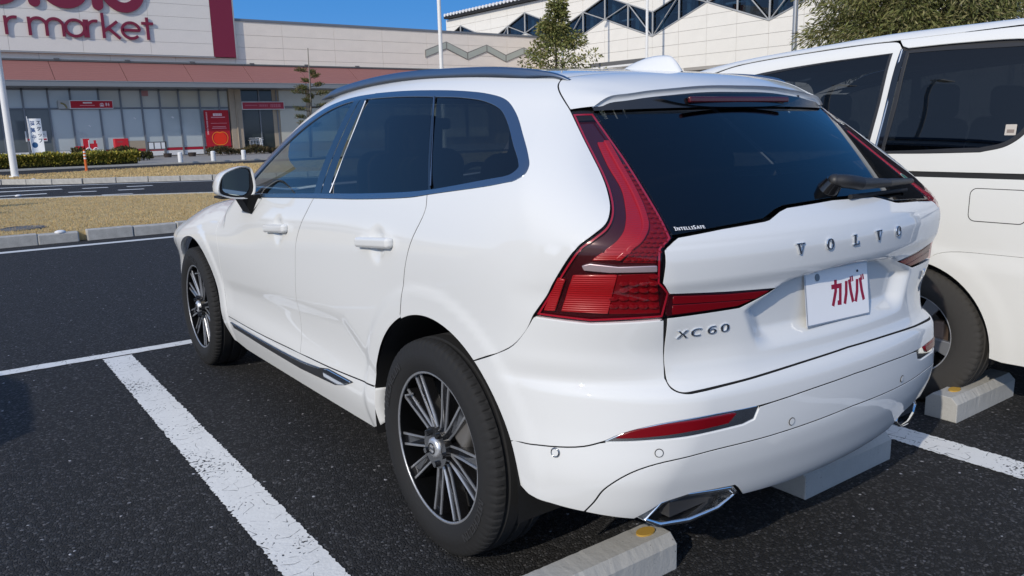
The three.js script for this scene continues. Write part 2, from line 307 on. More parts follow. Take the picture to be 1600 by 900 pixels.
// ---------- materials ----------
const M = {};
{
  const flake = tex(128, () => .5 + (rand() - .5) * .10);
  M.paint = phy([.72, .725, .715], 1, { clearcoat: 1, clearcoatRoughness: .02, specularIntensity: 0 });
  M.vanPaint = phy([.76, .755, .72], 1, { clearcoat: 1, clearcoatRoughness: .03, specularIntensity: 0 });
  M.glossBlack = phy([.006, .006, .007], .06, { clearcoat: .6, clearcoatRoughness: .03 });
  M.black = std([.012, .012, .013], .75);
  M.plastic = std([.022, .022, .024], .48);
  M.softBlack = std([.03, .03, .032], .85);
  M.chrome = std([.82, .84, .86], .07, 1);
  M.satin = std([.30, .325, .36], .22, 1);
  M.rail = std([.26, .29, .34], .3, 1);
  M.alu = std([.72, .73, .75], .38, .75);
  M.rotor = std([.34, .33, .32], .4, 1);
  M.rimBlack = phy([.010, .010, .011], .18, { clearcoat: .8, clearcoatRoughness: .05 });
  M.rubber = std([.012, .012, .0125], .82, 0, { bumpMap: tex(256, (u, v) => .5 + .3 * tnoise(u, v, 24, 3) + .2 * (rand() - .5)), bumpScale: .0006 });
  M.tint = phy([.085, .095, .10], .0, { transmission: 1, thickness: 0, ior: 1.48, side: THREE.DoubleSide });
  M.clear = phy([.45, .52, .50], .0, { transmission: 1, thickness: 0, ior: 1.52, side: THREE.DoubleSide });
  M.lens = phy([.98, .86, .86], .0, { transmission: 1, thickness: 0, ior: 1.36, side: THREE.DoubleSide });
  M.redBright = phy([.36, .002, .006], .28, { clearcoat: .6, clearcoatRoughness: .1, bumpMap: tex(64, (u, v) => .5 + .5 * Math.sin(v * 2 * Math.PI * 8)), bumpScale: .0008 });
  M.redBright.bumpMap.repeat.set(22, 22); M.redDark = phy([.17, .002, .006], .26, { specularIntensity: .6 });
  M.redDeep = phy([.040, .002, .005], .16, { clearcoat: .4, clearcoatRoughness: .04 });
  M.redRim = phy([.38, .010, .03], .2, { clearcoat: 1, clearcoatRoughness: .05 });
  M.seat = std([.045, .043, .042], .8); M.beige = std([.32, .29, .25], .8);
  M.mirror = std([.62, .72, .72], .015, 1);
}
{
  // asphalt: dark bitumen with fitted stones, 2.6 m tile
  const n = 2048, cell = 9, gN = Math.floor(n / cell), px = new Uint8Array(n * n * 4), hb = new Uint8Array(n * n * 4), rb = [], cs = n / gN;
  for (let i = 0; i < gN * gN; i++) { const k = rand(); rb.push([rand(), rand(), k < .62 ? rr(.006, .018) : k < .962 ? rr(.022, .064) : k < .998 ? rr(.07, .13) : rr(.3, .5), rr(.35, 1), rr(-.15, .25)]); }
  for (let j = 0; j < n; j++) for (let i = 0; i < n; i++) {
    const gx = i / cs, gy = j / cs, ix = Math.floor(gx), iy = Math.floor(gy); let b1 = 9, b2 = 9, s = null;
    for (let dy = -1; dy <= 1; dy++) for (let dx = -1; dx <= 1; dx++) { const q = rb[((iy + dy + gN) % gN) * gN + (ix + dx + gN) % gN], ex = ix + dx + q[0] - gx, ey = iy + dy + q[1] - gy, d = ex * ex + ey * ey; if (d < b1) { b2 = b1; b1 = d; s = q; } else if (d < b2) b2 = d; }
    const e = Math.sqrt(b2) - Math.sqrt(b1), o = (j * n + i) * 4, t = sst(.05, .22, e), c = .010 + (s[2] - .010) * t, w = s[4];
    px[o] = 255 * lin2s(c * (1 + w * .12)); px[o + 1] = 255 * lin2s(c); px[o + 2] = 255 * lin2s(c * (1.06 - w * .2)); px[o + 3] = 255;
    hb[o] = hb[o + 1] = hb[o + 2] = 255 * t * s[3] * (.75 + .25 * Math.min(1, e * 2)); hb[o + 3] = 255;
  }
  const mk = (d, srgb) => { const t = new THREE.DataTexture(d, n, n); t.wrapS = t.wrapT = THREE.RepeatWrapping; t.magFilter = THREE.LinearFilter; t.minFilter = THREE.LinearMipmapLinearFilter; t.generateMipmaps = true; t.anisotropy = 16; if (srgb) t.colorSpace = THREE.SRGBColorSpace; t.repeat.set(1 / 2.6, 1 / 2.6); t.rotation = .35; t.needsUpdate = true; return t; };
  M.asphalt = new THREE.MeshStandardMaterial({ map: mk(px, true), bumpMap: mk(hb), bumpScale: .008, roughness: .82 });
  // road paint with cracks (1.4 m tile)
  const m = 1024, cp = [], cg = 26; for (let i = 0; i < cg * cg; i++) cp.push([rand(), rand(), rr(0, 1)]);
  const worn = (u, v) => {
    const wx = .022 * tnoise(u, v, 9, 3, 3), wy = .022 * tnoise(u, v, 9, 3, 9), gx = (u + wx) * cg, gy = (v + wy) * cg, ix = Math.floor(gx), iy = Math.floor(gy); let b1 = 9, b2 = 9, q1, q2;
    for (let dy = -1; dy <= 1; dy++) for (let dx = -1; dx <= 1; dx++) { const q = cp[((iy + dy + cg) % cg) * cg + (ix + dx + cg) % cg], d = Math.hypot(ix + dx + q[0] - gx, iy + dy + q[1] - gy); if (d < b1) { b2 = b1; q2 = q1; b1 = d; q1 = q; } else if (d < b2) { b2 = d; q2 = q; } }
    const k = Math.abs(q1[2] - (q2 ? q2[2] : 0)), crack = 1 - (1 - sst(.0, .05 + .14 * Math.max(0, tnoise(u, v, 5, 2, 5)), (b2 - b1) + (k < .30 ? .2 : 0))) * sst(-.25, .15, tnoise(u, v, 24, 2, 17)), pit = sst(.40, .56, tnoise(u, v, 95, 2, 11) + .42 * tnoise(u, v, 5, 2, 2));
    return crack * (1 - pit);
  };
  const wt = new Float32Array(m * m); for (let j = 0; j < m; j++) for (let i = 0; i < m; i++) wt[j * m + i] = worn(i / m, j / m);
  const at = (i, j) => wt[j * m + i];
  const ct = tex(m, (u, v, i, j) => { const w = at(i, j), b = .76 + .05 * tnoise(u, v, 20, 3) + .05 * (rand() - .5), k = rand() < .02 ? .75 : 1; return [lin2s(.028 + (b * k - .028) * w), lin2s(.028 + (b * k - .028) * w), lin2s(.029 + (b * k * .97 - .029) * w)]; }, true, 1 / 1.4);
  const bt = tex(m, (u, v, i, j) => .2 + .6 * at(i, j) + .2 * tnoise(u, v, 90, 2), false, 1 / 1.4);
  M.paintLine = new THREE.MeshStandardMaterial({ map: ct, bumpMap: bt, bumpScale: .003, roughness: .7 });
  M.roadWhite = std([.66, .66, .64], .7);
  const stain = (base, amt, f, s, tint = [1, 1, 1]) => tex(512, (u, v) => { const a = tnoise(u, v, f, 5, s), b = tnoise(u, v, f * 9, 3, s + 4), g = rand() - .5; const k = base * (1 + amt * a + amt * .6 * b + amt * .5 * g); return [lin2s(Math.max(0, k * tint[0])), lin2s(Math.max(0, k * tint[1])), lin2s(Math.max(0, k * tint[2]))]; }, true);
  const grit = tex(256, (u, v) => .5 + .35 * tnoise(u, v, 40, 3) + .25 * (rand() - .5));
  M.concrete = new THREE.MeshStandardMaterial({ map: stain(.42, .28, 5, 1, [1.03, 1, .93]), bumpMap: grit, bumpScale: .003, roughness: .9 });
  M.concrete.map.repeat.set(1.6, 1.6);
  const speck = tex(512, (u, v) => { const a = tnoise(u, v, 4, 4, 8), p = tnoise(u, v, 60, 2, 3) > .62 ? .35 : 1, k = .43 * (1 + .10 * a + .16 * (rand() - .5)) * p; return [lin2s(k), lin2s(k * .985), lin2s(k * .93)]; }, true, 2);
  M.stopConcrete = new THREE.MeshStandardMaterial({ map: speck, bumpMap: grit, bumpScale: .002, roughness: .88 });
  M.pave = new THREE.MeshStandardMaterial({ map: stain(.27, .16, 4, 2, [1.04, 1, .95]), roughness: .9 }); M.pave.map.repeat.set(.2, .2);
  const gr = tex(1024, (u, v) => { const a = tnoise(u, v, 5, 4, 2), b = tnoise(u, v, 60, 2, 6), k = 1 + .24 * a + .20 * b + .20 * (rand() - .5); return [lin2s(.55 * k), lin2s(.41 * k), lin2s(.20 * k)]; }, true, 1 / 3);
  M.dryGrass = new THREE.MeshStandardMaterial({ map: gr, bumpMap: tex(512, (u, v) => .5 + .5 * tnoise(u, v, 80, 2) + .3 * (rand() - .5), false, 1 / 1.2), bumpScale: .02, roughness: 1 });
  M.panel = new THREE.MeshStandardMaterial({ map: stain(.80, .05, 3, 5, [1.08, .965, .83]), roughness: .75 });
  M.signPanel = new THREE.MeshStandardMaterial({ map: stain(.76, .05, 3, 7, [1.05, .98, .89]), roughness: .7 });
  M.whitePanel = new THREE.MeshStandardMaterial({ map: stain(.78, .05, 3, 9, [1.03, .99, .91]), roughness: .7 });
  M.joint = std([.36, .33, .29], .9);
  M.crimson = std([.20, .012, .040], .55);
  M.awning = new THREE.MeshStandardMaterial({ color: new THREE.Color().setRGB(.29, .125, .11), roughness: .8, bumpMap: tex(128, (u, v) => (v * 8) % 1 * .9 + .1 * rand(), false), bumpScale: .03 });
  M.fascia = std([.22, .235, .25], .5); M.frame = std([.20, .215, .235], .45, .3);
  M.pane = phy([.48, .53, .54], .09, { clearcoat: .5 }); M.paneDark = phy([.03, .04, .042], .05); M.paneWarm = phy([.52, .51, .44], .09);
  M.tan = new THREE.MeshStandardMaterial({ map: stain(.34, .10, 6, 3, [1.15, .95, .72]), roughness: .8 });
  M.white = std([.75, .75, .75], .5); M.red = std([.55, .012, .02], .45); M.signRed = std([.42, .012, .03], .45); M.grey = std([.35, .36, .37], .5); M.greyDark = std([.12, .12, .12], .6);
  M.poleWhite = std([.78, .78, .77], .4); M.poleGrey = std([.42, .43, .44], .35, .6);
}
// ---------- ground, kerbs, lawns, road marks ----------
ground('parking_lot', flatPoly([[-200, 120], [200, 120], [200, -300], [-200, -300]], 0), M.asphalt, 'dark fresh asphalt of the parking lot and road');
const roughEdge = (x0, z0, x1, z1, w, n = 60) => {       // painted line with slightly uneven edges
  const L = Math.hypot(x1 - x0, z1 - z0), tx = (x1 - x0) / L, tz = (z1 - z0) / L, a = [], b = [];
  for (let i = 0; i <= n; i++) { const t = i / n * L, k = () => w / 2 + rr(-.005, .005); let q = k(); a.push([x0 + tx * t - tz * q, z0 + tz * t + tx * q]); q = k(); b.push([x0 + tx * t + tz * q, z0 + tz * t - tx * q]); }
  return [...a, ...b.reverse()];
};
const lines = thing('bay_markings', 'cracked white bay lines painted on the asphalt beside and behind the SUV', 'road marking');
mesh('bay_line', flatPoly(roughEdge(-1.335, -3.40, -1.335, 2.6, .172, 620), .004), M.paintLine, lines);
mesh('bay_line', flatPoly(roughEdge(1.235, -3.40, 1.235, 2.6, .172, 620), .004), M.paintLine, lines);
mesh('bay_line', flatPoly(roughEdge(-30, -3.48, 30, -3.48, .115, 900), .0045), M.paintLine, lines);
mesh('edge_line', flatPoly(roughEdge(-20, -9.72, 14, -9.72, .17, 100), .004), M.roadWhite, lines);
const marks = thing('road_markings', 'white hatching dashes and edge line on the road beyond the lawn', 'road marking');
const dash = (a, b, w = .13) => mesh('dash', flatPoly([[a[0], a[1] - w / 2], [b[0], b[1] - w / 2], [b[0], b[1] + w / 2], [a[0], a[1] + w / 2]], .004), M.roadWhite, marks);
dash([-3, -26.6], [1.3, -25.3], .3); dash([1.3, -25.3], [9, -21.2], .22); dash([-3, -24.3], [.85, -23.5], .34); dash([-3, -21.9], [.29, -21.8], .30); dash([1.32, -23.2], [1.95, -23.05], .26); dash([.78, -21.75], [1.42, -21.55], .24); dash([2.41, -22.85], [3.07, -22.7], .26); dash([1.93, -21.45], [2.55, -21.3], .24); dash([.24, -20.25], [.84, -20.05], .2); dash([1.27, -19.85], [1.94, -19.65], .2); dash([-3, -20.6], [-.26, -20.3], .2);
dash([4.5, -36.3], [6.6, -36.3], .2); dash([8, -36.3], [10.2, -36.3], .2);
// kerb along the near lawn: separate concrete blocks
{
  const k = thing('near_kerb', 'weathered concrete kerb of short blocks along the near edge of the dry lawn', 'kerb'); k.userData.kind = 'structure'; delete k.userData.category;
  const kb = [box(.596, .165, .15, 0, .0675, 0, .014), box(.594, .16, .15, 0, .066, 0, .02)].map(g => boxUV(g));
  const js = []; for (let x = -6.18; x < 9; x += .6) js.push(x);
  js.forEach((x, i) => { if (Math.abs(x + .78) < .3) return; const o = mesh('kerb_block', kb[i % 2], M.concrete, k, [x + rr(-.002, .002), rr(-.004, .004), -10.325 + rr(-.006, .006)], [0, rr(-.008, .008), 0]); });
  mesh('kerb_block', boxUV(box(.50, .15, .15, -.83, .062, -10.325, .02)), M.concrete, k);
  mesh('kerb_run', merge([box(60, .15, .15, -36.5, .07, -10.325), box(60, .15, .15, 39.1, .07, -10.325)]), M.concrete, k);
}
const farEdge = [[-60, -34], [-8, -22.8], [-.95, -18.5], [2.96, -16.15], [5, -15.4], [14, -15.2], [60, -15.2]];
ground('near_lawn', slab([[-60, -10.38], [60, -10.38], ...farEdge.slice().reverse()], -.05, .135), M.dryGrass, 'dry brown winter lawn beyond the kerb');
const strip = (pts, w) => { const a = [], b = []; pts.forEach((p, i) => { const q = pts[Math.max(0, i - 1)], r = pts[Math.min(pts.length - 1, i + 1)], L = Math.hypot(r[0] - q[0], r[1] - q[1]), nx = -(r[1] - q[1]) / L, nzv = (r[0] - q[0]) / L; a.push([p[0] + nx * w / 2, p[1] + nzv * w / 2]); b.push([p[0] - nx * w / 2, p[1] - nzv * w / 2]); }); return [...a, ...b.reverse()]; };
ground('road_kerb', slab(strip(farEdge, .16), -.05, .15), M.concrete, 'concrete kerb at the far edge of the near lawn');
const medNear = [[-5, -31], [-2, -30.2], [-.3, -28.2], [1.33, -26.3], [2.94, -25.3], [5.28, -23.9], [10, -21.8], [30, -19]], medFar = [[30, -33.4], [9.64, -33.2], [6.1, -33], [2.5, -32.6], [-.08, -31.4], [-3, -31.3]];
ground('median_lawn', slab([...medNear, ...medFar], -.05, .14), M.dryGrass, 'dry brown grass island between the roads');
{
  const k = thing('median_kerb', 'pale concrete kerb blocks round the near side of the grass island', 'kerb'); k.userData.kind = 'structure'; delete k.userData.category;
  const c = new THREE.CatmullRomCurve3(medNear.map(p => new THREE.Vector3(p[0], 0, p[1])), false, 'centripetal'), L = c.getLength(), g = boxUV(box(.96, .22, .18, 0, .05, 0, .015));
  for (let s = .5; s < L - 1; s += .98) { const p = c.getPointAt(s / L), t = c.getTangentAt(s / L); mesh('kerb_block', g, M.concrete, k, [p.x, rr(-.003, .003), p.z], [0, -Math.atan2(t.z, t.x), 0]); }
}
ground('store_pavement', slab([[-60, -40.6], [60, -40.6], [60, -70], [-60, -70]], -.05, .07), M.pave, 'grey paved forecourt in front of the store');
ground('pavement_kerb', slab([[-60, -40.4], [60, -40.4], [60, -40.62], [-60, -40.62]], -.05, .085), M.concrete, 'kerb along the store forecourt');
// short dry blades standing out of the lawns
{
  const g = new THREE.BufferGeometry(); g.setAttribute('position', new THREE.Float32BufferAttribute([-.006, 0, 0, .006, 0, 0, .002, .05, .008, .0, 0, -.006, 0, 0, .006, .008, .042, -.004], 3)); g.computeVertexNormals();
  const m = new THREE.MeshStandardMaterial({ color: 0xffffff, roughness: 1, side: THREE.DoubleSide }), n = 42000, im = new THREE.InstancedMesh(g, m, n), d = new THREE.Object3D(), c = new THREE.Color(); im.name = 'dry_grass'; im.castShadow = im.receiveShadow = true;
  let i = 0; while (i < n) {
    const far = rand() < .3; let x, z; if (far) { x = rr(-1, 9); z = rr(-33, -23.5); const e = x < 1.33 ? -28.2 + (x + .3) * 1.16 : -26.3 + (x - 1.33) * .58; if (z > e - .15 || z < -31.4 - Math.max(0, (x) * .3)) continue; } else { x = rr(-2.4, 5); z = -10.45 - 8.3 * rand() ** 1.3; if (z < -18.5 + (x + .95) * .6 + .15) continue; }
    d.position.set(x, .13, z); d.rotation.set(rr(-.5, .5), rr(0, 6.28), rr(-.5, .5)); const s = (far ? 1.6 : .9) * rr(.6, 1.25); d.scale.set(s * (far ? 1.8 : 1), s * .75, s); d.updateMatrix(); im.setMatrixAt(i, d.matrix);
    const k = rr(.7, 1.2); c.setRGB(.57 * k, .43 * k * rr(.94, 1.04), .21 * k); im.setColorAt(i, c); i++;
  }
  scene.add(im); tag(im, 'short dry brown grass blades on the lawns', 'grass', null, 'stuff');
}
const mh = mesh('manhole_cover', merge([new THREE.CylinderGeometry(.30, .30, .03, 40), new THREE.TorusGeometry(.25, .008, 6, 40).rotateX(Math.PI / 2).translate(0, .016, 0)]), M.greyDark, null, [-1.15, .135, -11.3]); tag(mh, 'dark round iron manhole cover in the near dry lawn', 'manhole cover');
for (const [x, z, k] of [[-.80, -10.30, 'on the gap in the near kerb'], [-.55, -19.2, 'by the road, left of the dashes'], [.55, -27.4, 'in the island grass by its kerb']]) tag(mesh('marker_stone', new THREE.SphereGeometry(.06, 10, 6).scale(1.2, .5, 1), M.white, null, [x, .145, z]), 'small white marker stone ' + k, 'marker');
// wheel stops
function stop(x0, z, label, y = 0) {
  const s = new THREE.Shape(); s.moveTo(-.075, 0); s.lineTo(.075, 0); s.lineTo(.075, .088); s.lineTo(.045, .118); s.lineTo(-.045, .118); s.lineTo(-.075, .088);
  const g = new THREE.ExtrudeGeometry(s, { depth: .60, bevelEnabled: true, bevelSize: .004, bevelThickness: .004, bevelSegments: 2, bevelOffset: -.004, steps: 40 }); { const p = g.attributes.position; for (let i = 0; i < p.count; i++) { const X = p.getX(i) + x0 * 3, Y = p.getY(i), Z = p.getZ(i), a = noise.noise(X * 60, Y * 60, Z * 60), c = noise.noise(X * 22 + 7, Y * 22, Z * 22), edge = (Math.abs(Math.abs(X - x0 * 3) - .045) < .012 && Y > .1) || (Math.abs(X - x0 * 3) > .07 && Math.abs(Y - .088) < .012) ? 1 : .25, k = -.0012 * a * edge - .010 * edge * Math.max(0, c - .42); p.setXYZ(i, p.getX(i) + Math.sign(p.getX(i)) * k, Y > .002 ? Y + k : Y, Z); } g.computeVertexNormals(); } g.rotateY(Math.PI / 2);
  const t = thing('wheel_stop', label, 'wheel stop', [x0, .0, z], 0, 'concrete wheel stops');
  mesh('concrete_block', boxUV(g), M.stopConcrete, t);
  return t;
}
const stopL = stop(-.995, .515, 'concrete wheel stop with a yellow pad behind the near rear wheel of the SUV'), stopR = stop(.345, .49, 'concrete wheel stop in shade under the far side of the SUV bumper'), stopV = stop(1.565, .47, 'concrete wheel stop with a yellow pad behind the minivan wheel');
const stopN = stop(.20, 1.415, 'concrete wheel stop cut off at the bottom right corner');
const pad = std([.50, .30, .05], .7);
mesh('yellow_pad', new THREE.CylinderGeometry(.029, .029, .006, 20).scale(1.25, 1, .8).translate(.535, .121, 0), pad, stopL); mesh('yellow_pad', new THREE.CylinderGeometry(.029, .029, .006, 20).scale(1.35, 1, .8).translate(.12, .121, .0), pad, stopV);
mesh('block_slot', box(.004, .022, .06, .001, .055, .0), M.greyDark, stopV);
// ---------- the store ----------
const ZF = -55, store = thing('store_building', 'low beige supermarket with a crimson lettered sign and a brown canopy', 'store');
{
  mesh('core', merge([box(60, 9.0, 30, 13.3 - .0, 4.55, ZF - 15.2)]), M.joint, store);
  mesh('roof_edge', merge([box(28.0, .16, .3, 30.2, 9.06, ZF - .05)]), M.frame, store);
  // cladding panels with recessed joints
  const pw = 3.94, ph = .812, pg = new Map(), panel = (w, h, d = .06) => { const k = w.toFixed(2) + h.toFixed(2); if (!pg.has(k)) pg.set(k, worldUV(box(w - .016, h - .016, d, 0, 0, 0), .35, 'xy')); return pg.get(k); };
  for (let r = 0; r < 4; r++) for (let c = 0; c < 7; c++) { const x0 = 16.12 + (c ? (c - 1) * pw + 3.45 : 0), w = c ? pw : 3.45, y0 = 6.05 + (r ? .40 + (r - 1) * ph : 0), h = r === 0 ? .40 : r === 3 ? 8.98 - y0 : ph; if (x0 > 43) continue; mesh('wall_panel', panel(w, h), M.panel, store, [x0 + w / 2, y0 + h / 2, ZF]); }
  for (let c = 0; c < 6; c++) mesh('wall_panel', panel(pw, .46), M.panel, store, [16.12 - pw * (c + .5), 6.28, ZF]);
  for (let r = 0; r < 1; r++) mesh('wall_panel', panel(27, .5), M.panel, store, [29.6, 9.3 - .52, ZF - .02]).visible = true;
  // lower wall and shop front under the canopy
  mesh('lower_wall', box(13, 4.4, .2, 24.9, 2.27, ZF + .05), M.tan, store);
  mesh('pillar', worldUV(box(.80, 4.35, .36, 15.72, 2.245, ZF + .22), .8, 'xy'), M.tan, store); mesh('drain_pipe', rodGeo([15.73, .1, ZF + .45], [15.73, 4.4, ZF + .45], .035), M.tan, store);
  const mx = [-6.5, -5.2, -4, -2.8, -1.6, -.4, .75, 1.9, 3.1, 4.45, 5.66, 7.25, 8.5, 9.74, 10.86, 12.06, 13.4, 14.68, 15.34];
  const uh = 1.2, zf = ZF + .12;
  for (let i = 0; i + 1 < mx.length; i++) {
    const a = mx[i], w = mx[i + 1] - a, cx = a + w / 2, win = mesh('shop_window', box(w - .10, .09, .10, cx, 3.19, zf + .02), M.frame, store), warm = a > 7 ? M.paneWarm : M.pane;
    mesh('pane', box(w - .10, 1.16, .02, cx, 3.82, zf), warm, win);
    const dark = a < 4.4; const low = a > 8 && a < 9 ? 1.12 : .62;
    mesh('pane', box(w - .10, 3.13 - low, .02, cx, low + (3.13 - low) / 2, zf), dark ? M.paneDark2 ??= phy([.12, .14, .15], .08) : M.pane, win);
    if (a > 8 && a < 9) mesh('spandrel', box(w - .1, .50, .03, cx, .86, zf), M.tan, win);
    if (a > 7) { mesh('red_band', box(w - .1, .16, .03, cx, .52, zf), M.signRed, win); mesh('base_strip', box(w - .1, .30, .03, cx, .27, zf), M.white, win); }
    else mesh('base_strip', box(w - .1, .52, .03, cx, .34, zf), M.white, win);
    mesh('mullion', box(.10, 4.35, .14, a, 2.245, zf + .03), M.frame, store);
    if (a > 5 && i % 2 === 0) mesh('bird_decal', poly([[-.10, .03], [-.02, .0], [.03, -.08], [.07, -.02], [.12, .04], [.04, .03], [.0, .09]], .004).translate(cx + .1, 2.35 + .3 * Math.sin(i * 2.3), zf + .012), M.white, win);
  }
  mesh('head_rail', box(22, .14, .14, 4.4, 4.36, zf + .03), M.frame, store);
  // grey zigzag panels on the upper wall, each leg framed
  const zz = [[31.2, 7.58], [33.2, 8.29], [35.2, 7.52], [37.15, 8.20], [39.1, 7.44], [41.05, 8.12], [42.9, 7.42]];
  for (let i = 0; i + 1 < zz.length; i++) { const [a, b] = zz[i], [c, d] = zz[i + 1], leg = [[a, b - .60], [c, d - .60], [c, d], [a, b]]; const fr = mesh('zigzag_frame', poly(leg, .05).translate(0, 0, ZF + .03), std([.22, .21, .19], .7), store), cx = (a + c) / 2, cy = (b + d) / 2 - .3; mesh('zigzag_panel', poly(leg.map(([x, y]) => [cx + (x - cx) * .94, cy + (y - cy) - Math.sign(y - (cy + (x - cx) * (d - b) / (c - a))) * .07]), .03).translate(0, 0, ZF + .058), std([.42, .44, .38], .6), fr); }
  mesh('wall_symbol', box(.50, .34, .05, 9.95, 4.12, ZF + .16), std([.42, .20, .20], .6), store);
  // second entrance right of the pillar
  const en = mesh('entrance', box(2.55, .1, .12, 17.45, 3.58, zf + .02), M.frame, store);
  for (const [x, w] of [[16.8, 1.2], [18.08, 1.15]]) { mesh('pane', box(w, .78, .02, x, 4.02, zf), M.paneDark, en); mesh('pane', box(w, 2.9, .02, x, 1.58, zf), M.paneDark, en); }
  for (const x of [16.18, 17.45, 18.72]) mesh('mullion', box(.08, 4.3, .12, x, 2.22, zf + .03), M.frame, en);
  for (let i = 0; i < 8; i++) { const x = 19.9 + i * 2.3, w = mesh('shop_window', box(2.1, .1, .1, x, 3.2, zf + .1), M.frame, store); mesh('pane', box(2.0, 1.1, .02, x, 3.82, zf + .06), M.paneWarm, w); mesh('pane', box(2.0, 2.4, .02, x, 1.9, zf + .06), M.paneWarm, w); }
  // canopy: sloping tiled strip in lengths, grey fascia below
  const yT = 6.02, yB = 4.73, zB = ZF + 2.15, len = Math.hypot(yT - yB, 2.15), an = Math.atan2(yT - yB, 2.15), cg = box(pw - .03, .07, len).rotateX(an); cg.attributes.uv && worldUV(cg, 1 / 1.1, 'xy');
  for (let c = -6; c < 8; c++) mesh('canopy_panel', cg, M.awning, store, [16.95 + (c - .5) * pw - .4, (yT + yB) / 2, ZF + 1.075]);
  mesh('canopy_top', box(55, .10, .14, 15.4, yT + .06, ZF + .08), M.greyDark, store); mesh('fascia', box(55, .30, .12, 15.4, 4.575, zB + .02), M.fascia, store); mesh('fascia_drip', box(55, .03, .16, 15.4, 4.735, zB + .03), M.grey, store); mesh('soffit', box(55, .06, 2.1, 15.4, 4.44, ZF + 1.12), M.fascia, store);
  for (let i = 0; i < 9; i++) mesh('canopy_bracket', box(.30, .10, .12, 5.2 + (i - 3) * 4.0, yT + .13, ZF + .12), M.greyDark, store);
}
// lettered sign board on the store front
{
  const sb = thing('sign_board', 'beige panelled sign board with big crimson letters on the store front', 'sign', [0, 0, 0]);
  mesh('backing', box(24.6, 7.3, .18, 2.35, 10.15, ZF + .13), M.joint, sb);
  const g = worldUV(box(3.926, .796, .06), .35, 'xy'); for (let r = 0; r < 9; r++) for (let c = 0; c < 6; c++) mesh('sign_panel', g, M.signPanel, sb, [14.62 - 3.94 * (c + .5) - (c ? 0 : .0), 6.56 + .81 * (r + .5), ZF + .24]);
  mesh('crimson_strip', box(1.46, 7.28, .10, 15.37, 10.17, ZF + .25), M.crimson, sb); mesh('edge_frame', merge([box(.09, 7.3, .2, 16.15, 10.15, ZF + .2), box(24.7, .07, .2, 2.35, 6.51, ZF + .2)]), M.grey, sb);
  // letters as strokes of even width: each path is a centre line
  const ribbon = (pts, w, depth, round) => { const n = pts.length, A = [], B = []; for (let i = 0; i < n; i++) { const p = pts[Math.max(0, i - 1)], q = pts[Math.min(n - 1, i + 1)], L = Math.hypot(q[0] - p[0], q[1] - p[1]) || 1, nx = -(q[1] - p[1]) / L * w / 2, ny = (q[0] - p[0]) / L * w / 2; A.push([pts[i][0] + nx, pts[i][1] + ny]); B.push([pts[i][0] - nx, pts[i][1] - ny]); } const gs = [poly([...A, ...B.reverse()], depth)]; if (round) for (const e of [pts[0], pts[n - 1]]) gs.push(new THREE.CylinderGeometry(w / 2, w / 2, depth, 24).rotateX(Math.PI / 2).translate(e[0], e[1], depth / 2)); return gs; };
  const arcp = (cx, cy, rx, ry, a0, a1, n = 24) => { const o = []; for (let i = 0; i <= n; i++) { const a = (a0 + (a1 - a0) * i / n) * Math.PI / 180; o.push([cx + rx * Math.cos(a), cy + ry * Math.sin(a)]); } return o; };
  const letter = (paths, w, d, x, y, sx, sy, round) => { const g = merge(paths.flatMap((p, k) => ribbon(p.map(([u, v]) => [x + u * sx, y + v * sy]), w, d + k * .006, round).map((q, j) => j ? q.translate(0, 0, j * .004) : q))).translate(0, 0, ZF + .325); mesh('sign_letter', g, M.crimson, sb); };
  const LT = { r: [[[0, 0], [0, 1]], [[0, .45], ...arcp(.42, .5, .42, .45, 170, 75, 12)]], m: [[[0, 0], [0, 1]], [...arcp(.42, .56, .42, .40, 180, 0), [.84, 0]], [...arcp(1.26, .56, .42, .40, 180, 0), [1.68, 0]]], a: [arcp(.47, .5, .45, .45, 0, 360, 40), [[.95, 0], [.95, 1]]], k: [[[0, 0], [0, 1.42]], [[.72, .98], [.05, .42]], [[.25, .58], [.80, 0]]], e: [[[.04, .52], [.92, .52], ...arcp(.47, .5, .45, .45, 8, 318, 36)]], t: [[[.30, 0], [.30, 1.3]], [[0, .95], [.62, .95]]], s: [arcp(.36, .72, .28, .24, 20, 270, 16).concat(arcp(.36, .25, .30, .24, 90, -160, 16))], u: [[[0, 1], ...arcp(.42, .42, .42, .42, 180, 360), [.84, 1]]], p: [[[0, -.45], [0, 1]], arcp(.47, .5, .45, .45, 0, 360, 40)] };
  const xh = 1.06; for (const [c, x] of [['s', -4.3], ['u', -3.15], ['p', -1.75], ['e', -.35], ['r', 1.0], ['r', 2.78], ['m', 3.98], ['a', 5.86], ['r', 7.08], ['k', 7.98], ['e', 9.03], ['t', 10.22]].slice(0)) if (!(c === 'r' && x === 1.0)) letter(LT[c], .17, .07, x, 7.46, xh * (c === 'm' ? 1.0 : 1.08), xh, false);
  const hv = [[[[.9, 1.3], [-.5, 1.3], ...arcp(.2, 1.05, 1.12, 1.05, 170, 330, 30)], 2.3], [[[0, 0], [0, 2.6]], 4.40], [arcp(0, 2.2, .8, .55, 20, 180, 12).concat(arcp(0, .78, .95, .78, 60, -170, 24)), 6.05], [[[0, 0], [0, 2.6]], 7.82], [arcp(0, 1.05, .98, 1.05, 0, 360, 48), 9.32], [[[0, 0], [0, 2.2]], 10.36]];
  hv.slice(0, 4).forEach(([p, x], i) => letter([p], .62, .09, x, 9.42 - (i % 2 ? .0 : .0), 1, 1, true)); letter([hv[4][0]], .60, .09, hv[4][1], 9.36, 1, 1, false); letter([[[-.45, 0], [-.45, 3.4], [.5, 3.4], ...arcp(.5, 2.65, .75, .75, 90, -90, 12), [-.4, 1.9], [.6, 1.9], ...arcp(.6, .95, .95, .95, 90, -90, 14), [-.45, 0]]], .64, .09, -.6, 9.50, 1, 1, true);
}
